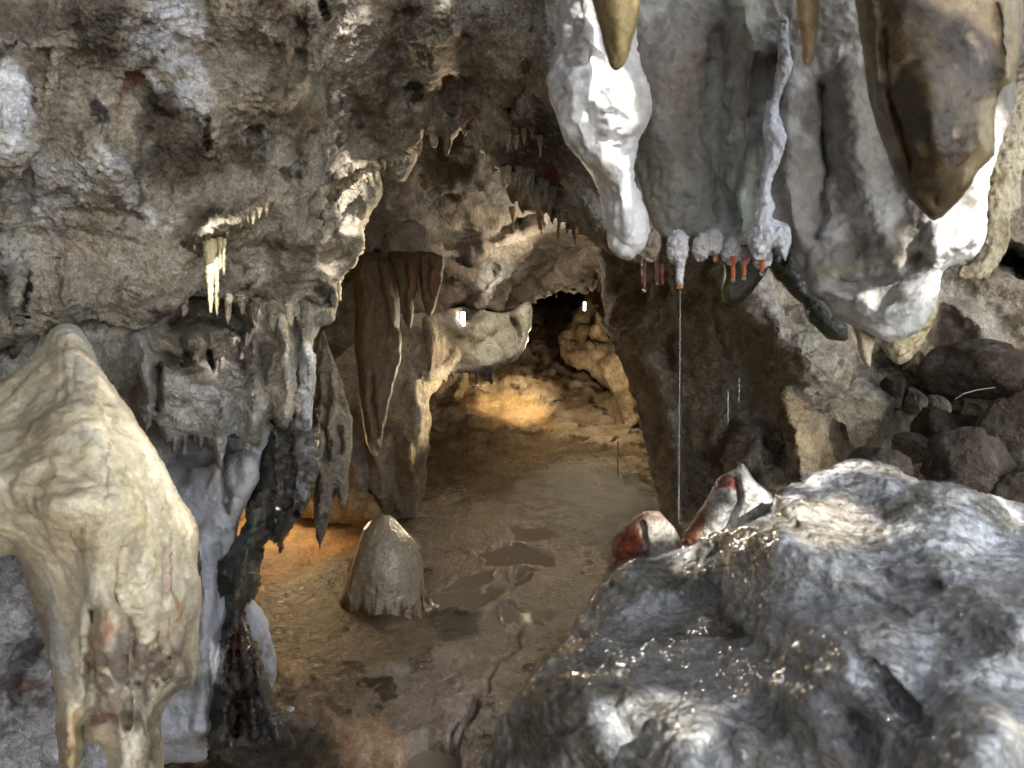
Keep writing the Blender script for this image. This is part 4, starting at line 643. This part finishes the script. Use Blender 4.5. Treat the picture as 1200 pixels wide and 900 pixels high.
# ------------------------------------------------------------------ foreground boulder and its two red tipped rocks
tag(blob('boulder', [(460, 1180), (520, 980), (548, 910), (565, 885), (585, 852), (602, 820), (622, 790), (645, 758), (672, 728), (690, 705), (700, 688), (722, 668), (740, 658), (770, 650), (800, 642), (835, 628), (868, 614), (904, 602), (912, 580), (935, 572), (955, 560), (978, 545), (1005, 538), (1035, 542), (1060, 557), (1100, 566), (1150, 577), (1200, 592), (1300, 620), (1450, 680), (1450, 1180)],
     [(560, 900, 1.05), (700, 700, 1.15), (800, 650, 1.2), (1000, 550, 1.2), (1200, 600, 1.1), (1350, 700, .95), (800, 900, .66), (700, 850, .8), (1000, 800, .66), (1150, 900, .52), (950, 680, .92), (1200, 750, .72)],
     M_BOUL, T=.08, Tb=.4, Rr=45, step=2.3, seed=92, edge=3, base=(.36, .37, .375, .75), mot=[((.16, .15, .12, .6), 11, .14, .14), ((.42, .44, .46, .85), 9, .14, .12)],
     strokes=[([(835, 690), (845, 730), (870, 745)], 12, 0.0250, 'g'), ([(840, 680), (870, 640), (930, 640), (1000, 680)], 26, 0.0250, 's'), ([(905, 600), (960, 640), (1040, 680), (1100, 690)], 12, 0.0250, 'g'), ([(920, 590), (980, 570), (1040, 570)], 26, 0.0200, 's'), ([(860, 740), (920, 780), (980, 820), (1020, 860)], 14, 0.0175, 'g'), ([(980, 740), (1040, 800), (1080, 850)], 10, 0.0150, 'g'), ([(1000, 690), (1060, 720)], 10, 0.0175, 'g'),
              ([(1000, 840), (1015, 900)], 12, 0.0200, 'g'), ([(830, 880), (850, 860), (860, 900)], 16, 0.0250, 'g'), ([(1130, 650), (1200, 700)], 12, 0.0150, 'g'), ([(700, 740), (760, 690), (820, 670)], 22, 0.0200, 's'), ([(740, 700), (720, 690)], 14, 0.0250, 'g'), ([(620, 830), (660, 790), (720, 760)], 30, 0.0200, 's'), ([(650, 860), (700, 840), (760, 880)], 22, 0.0200, 'g'), ([(1050, 620), (1120, 660), (1200, 740)], 24, 0.0150, 's'), ([(880, 700), (960, 740), (1060, 780)], 24, 0.0150, 's'),
              ([(900, 800), (960, 860), (1000, 900)], 20, 0.0150, 's'), ([(700, 770), (720, 820)], 20, 0.0150, 'g'), ([(1100, 800), (1180, 860)], 16, 0.0150, 's')],
     cols=[([(570, 900), (640, 800), (690, 740), (700, 830), (640, 900)], -10, (.12, .1, .075, .5), .75), ([(905, 600), (960, 580), (1010, 580), (1040, 640), (960, 640)], -7, (.3, .25, .17, .4), .6), ([(690, 700), (740, 665), (800, 660), (760, 690)], -6, (.3, .3, .26, .4), .6), ([(990, 690), (1040, 690), (1050, 720)], 12, (.3, .22, .15, .5), .6), ([(740, 800), (800, 760), (820, 860), (760, 900)], -10, (.55, .56, .55, .5), .5, .5), ([(930, 560), (1000, 545), (1100, 570), (1200, 595)], 14, (.6, .59, .55, .3), .7)],  # pale stroke along the top edge: sunlight painted into the colour
     spec=(('f', 5, .022, 4, DIAG), ('f', 13, .010, 3, DIAG), ('f', 28, .006, 3, DIAG), ('r', 36, .0025, 3, DIAG), ('f', 55, .0038, 4))), 'huge wet grey boulder filling the lower right foreground', 'boulder')
tag(blob('rock', [(704, 690), (710, 668), (716, 655), (720, 630), (732, 616), (746, 604), (758, 598), (772, 600), (784, 612), (792, 624), (800, 645), (780, 670), (730, 690)], [(750, 650, 1.32)], M_RUST, T=.05, Tb=.08, Rr=22, step=1.9, seed=93, edge=1.5, base=(.42, .40, .35, .4), mot=[((.3, .27, .2, .4), 20, .15, .12)],
     strokes=[([(752, 612), (758, 640), (752, 655)], 4, .02, 'g'), ([(745, 604), (776, 606)], 8, .015, 's')], cols=[([(716, 665), (722, 630), (740, 615), (750, 625), (748, 645), (725, 660)], -3, (.26, .05, .016, .6), 1), ([(716, 665), (722, 630), (740, 615)], 14, (.45, .16, .05, .5), .6, .6), ([(742, 608), (760, 601), (776, 606)], 6, (.22, .03, .02, .8), .95), ([(765, 618), (775, 640)], 10, (.5, .48, .44, .2), .6)], spec=(('f', 14, .01), ('r', 30, .005), ('f', 80, .002))),
    'small rusty red and grey rock on the left shoulder of the boulder', 'rock')
tag(blob('rock', [(796, 640), (802, 625), (815, 605), (828, 585), (836, 568), (846, 556), (860, 552), (868, 545), (874, 546), (880, 556), (893, 568), (906, 578), (911, 590), (904, 610), (880, 630), (830, 650), (800, 655)], [(860, 600, 1.34)], M_RUST, T=.06, Tb=.08, Rr=26, step=1.9, seed=94, edge=2, base=(.66, .66, .66, .3), mot=[((.4, .4, .38, .3), 20, .15, .12)],
     strokes=[([(862, 560), (866, 590), (850, 620)], 6, .03, 'g'), ([(872, 550), (890, 590), (870, 620)], 12, .02, 's')], cols=[([(797, 645), (812, 612), (830, 590), (824, 620), (812, 645)], -3, (.22, .06, .02, .6), 1), ([(836, 572), (848, 558), (862, 558), (862, 574), (850, 570)], -2, (.2, .035, .02, .6), .95), ([(866, 570), (870, 580)], 4, (.4, .16, .05, .5), .8), ([(835, 600), (820, 635)], 8, (.32, .28, .22, .4), .7)], spec=(('f', 14, .010), ('w', 60, .005), ('f', 80, .002))),
    'white sunlit rock with a rusty red left side and hollow top, behind the boulder', 'rock')
def fringe(items, d, lab, grp, seed, col=(.36, .32, .25, .2)):
    r = np.random.RandomState(seed)
    for (x, y, L, w_) in items:
        n = 5; dd = d(x) if callable(d) else d; pp = P(np.linspace(x, x+r.uniform(-2, 2), n), np.linspace(y-5, y+L, n), np.full(n, dd)); rr = (w_*(1-np.linspace(0, .88, n))**.8)*dd/F
        tag(tube('stalactite', pp, rr, M_DRY, 10, tuple(np.array(col)*np.array([*[r.uniform(.6, 1.3)]*3, 1])), spec=(('f', 25, .006), ('w', 90, .004)), seed=int(x)), lab, 'stalactite', grp)
r_ = np.random.RandomState(4)
fringe([(592+i*5.2, 196+i*3.6+r_.uniform(-14, 6), r_.uniform(10, 26), r_.uniform(3.5, 7)) for i in range(20)], lambda x: 2.16+.1*(x-600)/100, 'short stubby stalactite fringing the arch just left of the broad white stalactite', 'stalactites fringing the arch', 5)
fringe([(560+i*9, 158+r_.uniform(-18, 26), r_.uniform(10, 20), r_.uniform(3, 5)) for i in range(9)], 2.05, 'small knobbly stalactite on the dark rock above the arch', 'knobs above the arch', 6)
CRM = (.62, .54, .38, .2)
fringe([(230+i*7.4, 282-i*3.6+r_.uniform(-2, 4), r_.uniform(5, 13), r_.uniform(2.5, 4.5)) for i in range(12)], lambda x: 1.46, 'tiny cream stalactite in the fringe along the lit ledge above the yellow straws', 'fringe of the lit ledge', 9, CRM)
fringe([(376+i*8.2, 246-i*5.8+r_.uniform(-2, 5), r_.uniform(5, 14), r_.uniform(2.5, 4.5)) for i in range(15)], lambda x: 1.9+(x-376)*.0014, 'tiny cream stalactite in the fringe climbing the arch edge left of the dome', 'fringe of the arch edge', 10, CRM)
fringe([(196, 352, 18, 6), (216, 356, 14, 5), (283, 352, 16, 7), (300, 354, 24, 6), (320, 362, 26, 8), (340, 362, 22, 7), (356, 358, 26, 7), (268, 350, 30, 5), (150, 372, 24, 8), (128, 372, 14, 7)], 1.6, 'dull grey stalactite stub under the lower edge of the near ceiling', 'stubs under the near ceiling', 7, (.4, .35, .27, .1))
fringe([(600, 248, 22, 3), (633, 252, 22, 3.5), (655, 262, 20, 2.6), (675, 272, 22, 3)], 2.1, 'thin amber straw stalactite with a wet tip hanging from the arch edge', 'amber straws at the arch edge', 8, (.4, .2, .08, .8))
# ------------------------------------------------------------------ little things on the floor
chips = [(595, 655, .006, 'tiny white chip beside the upper pool'), (683, 670, .012, 'white pebble right of the pools, nearest the boulder'), (501, 722, .014, 'pale chip on the dark patch, nearest the stalagmite'), (512, 716, .012, 'pale flat chip just right of another on the dark patch'), (341, 858, .016, 'grey chip at the foot of the dark pillar')]
for k, (x, y, r, lab) in enumerate(chips):
    g = ground(x, y, 0); g[2] = float(zfloor(np.array([g[0]]), np.array([g[1]]))[0])+r*.3
    tag(stone('pebble', g, (r, r*.8, r*.6), M_CAL, (.7, .68, .62, .2), 60+k, 3, 5, (('f', 3, .1),)), lab, 'pebble', 'pale chips on the cave floor')
# ------------------------------------------------------------------ two small lamps deep in the cave
def lamp(x, y, d, h, lab, power):
    c = P(x, y, d); e = bpy.data.objects.new('cave_lamp', None); COL.objects.link(e); e.location = c; tag(e, lab, 'lamp', 'small white lamps deep in the cave')
    hs = tube('lamp_housing', [(0, .03, -h*.55), (0, .03, h*.55)], [h*.12, h*.12], plain('lamp_black', (.03, .03, .03)), 12, sub=2); hs.parent = e; hs.location = (0, .03, 0)
    gl = tube('lamp_tube', [(0, 0, -h*.45), (0, 0, h*.45)], [h*.13, h*.13], M_LAMP, 12, sub=3); gl.parent = e; gl.location = (0, 0, 0)
M_LAMP = plain('lamp_glow', (.9, .9, .95), .4, em=LAMP_EM)
lamp(542.5, 374, 4.15, .085, 'small upright white lamp glowing in the crack above the left arch', 5)
lamp(685, 359, 5.6, .07, 'tiny white lamp at the far right end of the passage', 5)
# ------------------------------------------------------------------ light
def spot(loc, target, power, col, size=60, blend=.6, rad=.05, name='lamp_or_fill_light'):
    from mathutils import Vector
    l = bpy.data.lights.new(name, 'SPOT'); l.energy = power; l.color = col; l.spot_size = R(size); l.spot_blend = blend; l.shadow_soft_size = rad
    o = bpy.data.objects.new(name, l); COL.objects.link(o); o.location = loc
    o.rotation_euler = (Vector(target)-Vector(loc)).to_track_quat('-Z', 'Y').to_euler()
def point(loc, power, col, rad=.05, name='lamp_or_fill_light'):
    l = bpy.data.lights.new(name, 'POINT'); l.energy = power; l.color = col; l.shadow_soft_size = rad
    o = bpy.data.objects.new(name, l); COL.objects.link(o); o.location = loc
OR = (1, .62, .25); WW = (1, .82, .55); NW = (1, .93, .8)
point(P(335, 535, 4.1), 3.2, (1, .7, .36), .12)                      # behind the dark pillar
spot(P(640, 350, 6.0), P(605, 470, 6.6), 11, (1, .78, .48), 50)   # on the mound
point(P(560, 465, 6.9)+np.array([0, 0, .15]), 2.5, OR)
spot(P(672, 425, 4.5), P(600, 388, 5.0), 22, NW, 40, .6, .02)   # bright block
spot(P(600, 330, 3.2), P(420, 250, 2.1), 14, WW, 60)
point(P(640, 310, 4.0), 1.6, NW, .04)  # added fill light for dome, wall and floor
spot(P(480, 330, 2.5), P(265, 262, 1.5), 3.5, WW, 40)
spot(P(672, 440, 4.3), P(450, 470, 3.4), 18, WW, 55, .8, .02)  # added fill light to brighten the wall left of the passage
point(P(690, 420, 5.6), 4, WW)

SD = np.array([.30, -.70, .65]); SD /= np.linalg.norm(SD)
from mathutils import Vector
sl = bpy.data.lights.new('sun', 'SUN'); sl.energy = 2.0; sl.angle = R(.35); sl.color = (1, .95, .87); so = bpy.data.objects.new('sun', sl); COL.objects.link(so)
so.rotation_euler = Vector(-SD).to_track_quat('-Z', 'Y').to_euler()
w = bpy.data.worlds.new('World'); S.world = w; w.use_nodes = True; nt = w.node_tree; bg = nt.nodes['Background']; sk = nt.nodes.new('ShaderNodeTexSky'); sk.sky_type = 'NISHITA'; sk.sun_disc = False
sk.sun_elevation = math.asin(SD[2]); sk.sun_rotation = math.atan2(SD[0], SD[1]); sk.air_density = 1.0; sk.dust_density = 1.5
hs = nt.nodes.new('ShaderNodeHueSaturation'); hs.inputs['Saturation'].default_value = .42; nt.links.new(sk.outputs[0], hs.inputs['Color']); nt.links.new(hs.outputs[0], bg.inputs[0]); bg.inputs[1].default_value = .15
# added unseen plate above the viewer, its holes cut to shape the sun patches
def sun_plate():
    U = np.cross(SD, [0, 0, 1.0]); U /= np.linalg.norm(U); Vv = np.cross(U, SD); c0 = P(900, 300, 1.3)+SD*4.0
    def pl(p): return ((p-c0)@U, (p-c0)@Vv)
    st = .022; a = np.arange(-3, 3.6, st); b = np.arange(-3, 2.6, st); A, B = np.meshgrid(a, b); q = np.stack([A.ravel()*2.5, B.ravel()*2.5, 0*A.ravel()], 1)
    sd = np.full(A.shape, -9.0); nz = fbm(q*3, 4, 77).reshape(A.shape)*.035
    for pts, d in SUNHOLES:
        w_ = np.array([pl(P(x, y, dd if not isinstance(d, (int, float)) else d)) for (x, y), dd in zip(smooth(pts, 3), np.full(len(pts)*3, d if isinstance(d, (int, float)) else 1))])
        sd = np.maximum(sd, poly_sd(A, B, w_))
    lk = np.zeros(A.shape, bool)
    bp_ = np.array([pl(P(*p)) for p in [(880, 615, 1.2), (1000, 545, 1.15), (1200, 590, 1.05), (1320, 640, .9), (1300, 960, .5), (1000, 960, .5), (800, 960, .62), (700, 800, .8), (700, 700, 1.0), (800, 660, 1.1)]])
    bn = fbm(q*2.2, 4, 91).reshape(A.shape); sd = np.maximum(sd, np.minimum(poly_sd(A, B, bp_), (bn-.26)*.35))
    for p in leaks():
        a0, b0 = pl(p); lk |= (A-a0)**2+(B-b0)**2 < .03**2
    keep = ((sd+nz*.6) < 0) & (A**2/4.9**2*3.4+B**2/3.7**2*3.4 < 1.0+nz*4) | lk
    h = A.shape; idx = np.arange(A.size).reshape(h); c = keep[:-1, :-1]
    F4 = np.stack([idx[:-1, :-1][c], idx[:-1, 1:][c], idx[1:, 1:][c], idx[1:, :-1][c]], 1)
    us, inv = np.unique(F4, return_inverse=True); F4 = inv.reshape(F4.shape)
    bump = .12*fbm(q, 4, 5)
    V = c0+U*A.ravel()[:, None]+Vv*B.ravel()[:, None]+SD*bump[:, None]; V = V[us]
    C = np.tile(np.array([.32, .28, .22, 0]), (len(V), 1)); o = link_mesh('sun_patch_plate', V, F4, M_DRY, C); o['kind'] = 'structure'
    md = o.modifiers.new('thick', 'SOLIDIFY'); md.thickness = .05; md.offset = 0
def leaks():
    # floor spots the sun would reach through the gaps between the hanging masses: the added plate is closed above them
    bpy.context.view_layer.update(); dg = bpy.context.evaluated_depsgraph_get(); out = []
    for y in range(500, 900, 7):
        for x in range(240, 705, 8):
            o = ground(x, y, .03); d = o-CAM; L = np.linalg.norm(d)
            hit = S.ray_cast(dg, Vector(CAM), Vector(d/L))
            if not hit[0]: continue
            p = np.array(hit[1])
            if p[1] < 1.75: continue
            if not S.ray_cast(dg, Vector(p+SD*.03-d/L*.01), Vector(SD), distance=2.6)[0]: out.append(p)
    return out
SUNHOLES = [([(640, -40), (700, -40), (716, 20), (722, 75), (750, 80), (758, 130), (755, 180), (775, 250), (775, 320), (700, 320), (690, 240), (630, 160), (620, 80)], 1.15),
            ([(895, 112), (918, 118), (925, 160), (905, 240), (930, 262), (930, 310), (870, 310), (785, 306), (780, 280), (870, 275), (890, 210)], 1.2),
            ([(970, 400), (985, 365), (1030, 330), (1080, 300), (1098, 250), (1150, 190), (1175, 100), (1220, 120), (1210, 310), (1170, 340), (1120, 400), (1060, 440)], 1.15),
            ([(900, 600), (915, 570), (985, 535), (1060, 545), (1210, 585), (1300, 610), (1300, 640), (1100, 600), (1000, 575)], 1.12),
            ([(840, 540), (920, 560), (915, 600), (850, 590)], 1.28), ([(745, 595), (800, 600), (800, 640), (755, 640)], 1.3),
            ([(390, 228), (440, 198), (450, 240), (428, 290), (402, 335), (390, 300)], 2.0), ([(226, 288), (285, 252), (318, 226), (322, 245), (285, 280), (240, 292)], 1.42), ([(236, 285), (270, 285), (268, 330), (255, 372), (238, 372)], 1.44), ([(372, 230), (410, 196), (455, 170), (492, 148), (496, 164), (455, 188), (412, 214), (376, 250)], 2.05), ([(486, 148), (502, 152), (482, 218), (468, 212)], 2.1), ([(378, 320), (402, 318), (402, 368), (378, 362)], 1.88), ([(331, 385), (347, 385), (345, 505), (330, 500)], 1.7), ([(360, 410), (376, 420), (372, 505), (358, 500)], 1.85), ([(515, 160), (528, 160), (524, 184), (518, 184)], 2.25),
            ([(105, 400), (130, 430), (190, 520), (250, 610), (250, 700), (236, 700), (215, 620), (150, 500)], 1.12)]
sun_plate()

# ------------------------------------------------------------------ camera
cam = bpy.data.cameras.new('camera'); co = bpy.data.objects.new('camera', cam); COL.objects.link(co); co.location = CAM; co.rotation_euler = (R(90)-PITCH, 0, 0)
cam.sensor_width = 36; cam.lens = 36*F/1200; cam.clip_end = 500; cam.clip_start = .01; cam.dof.use_dof = True; cam.dof.focus_distance = 3.2; cam.dof.aperture_fstop = 8; S.camera = co
S.view_settings.view_transform = 'Standard'; S.view_settings.look = 'None'; S.view_settings.exposure = EXPO; S.view_settings.gamma = 1
S.cycles.max_bounces = 6; S.cycles.diffuse_bounces = 4; S.cycles.glossy_bounces = 3; S.cycles.use_denoising = True; S.cycles.sample_clamp_indirect = 4
for o_ in S.objects:
    if o_.get('kind') == 'structure' and 'category' in o_: del o_['category']
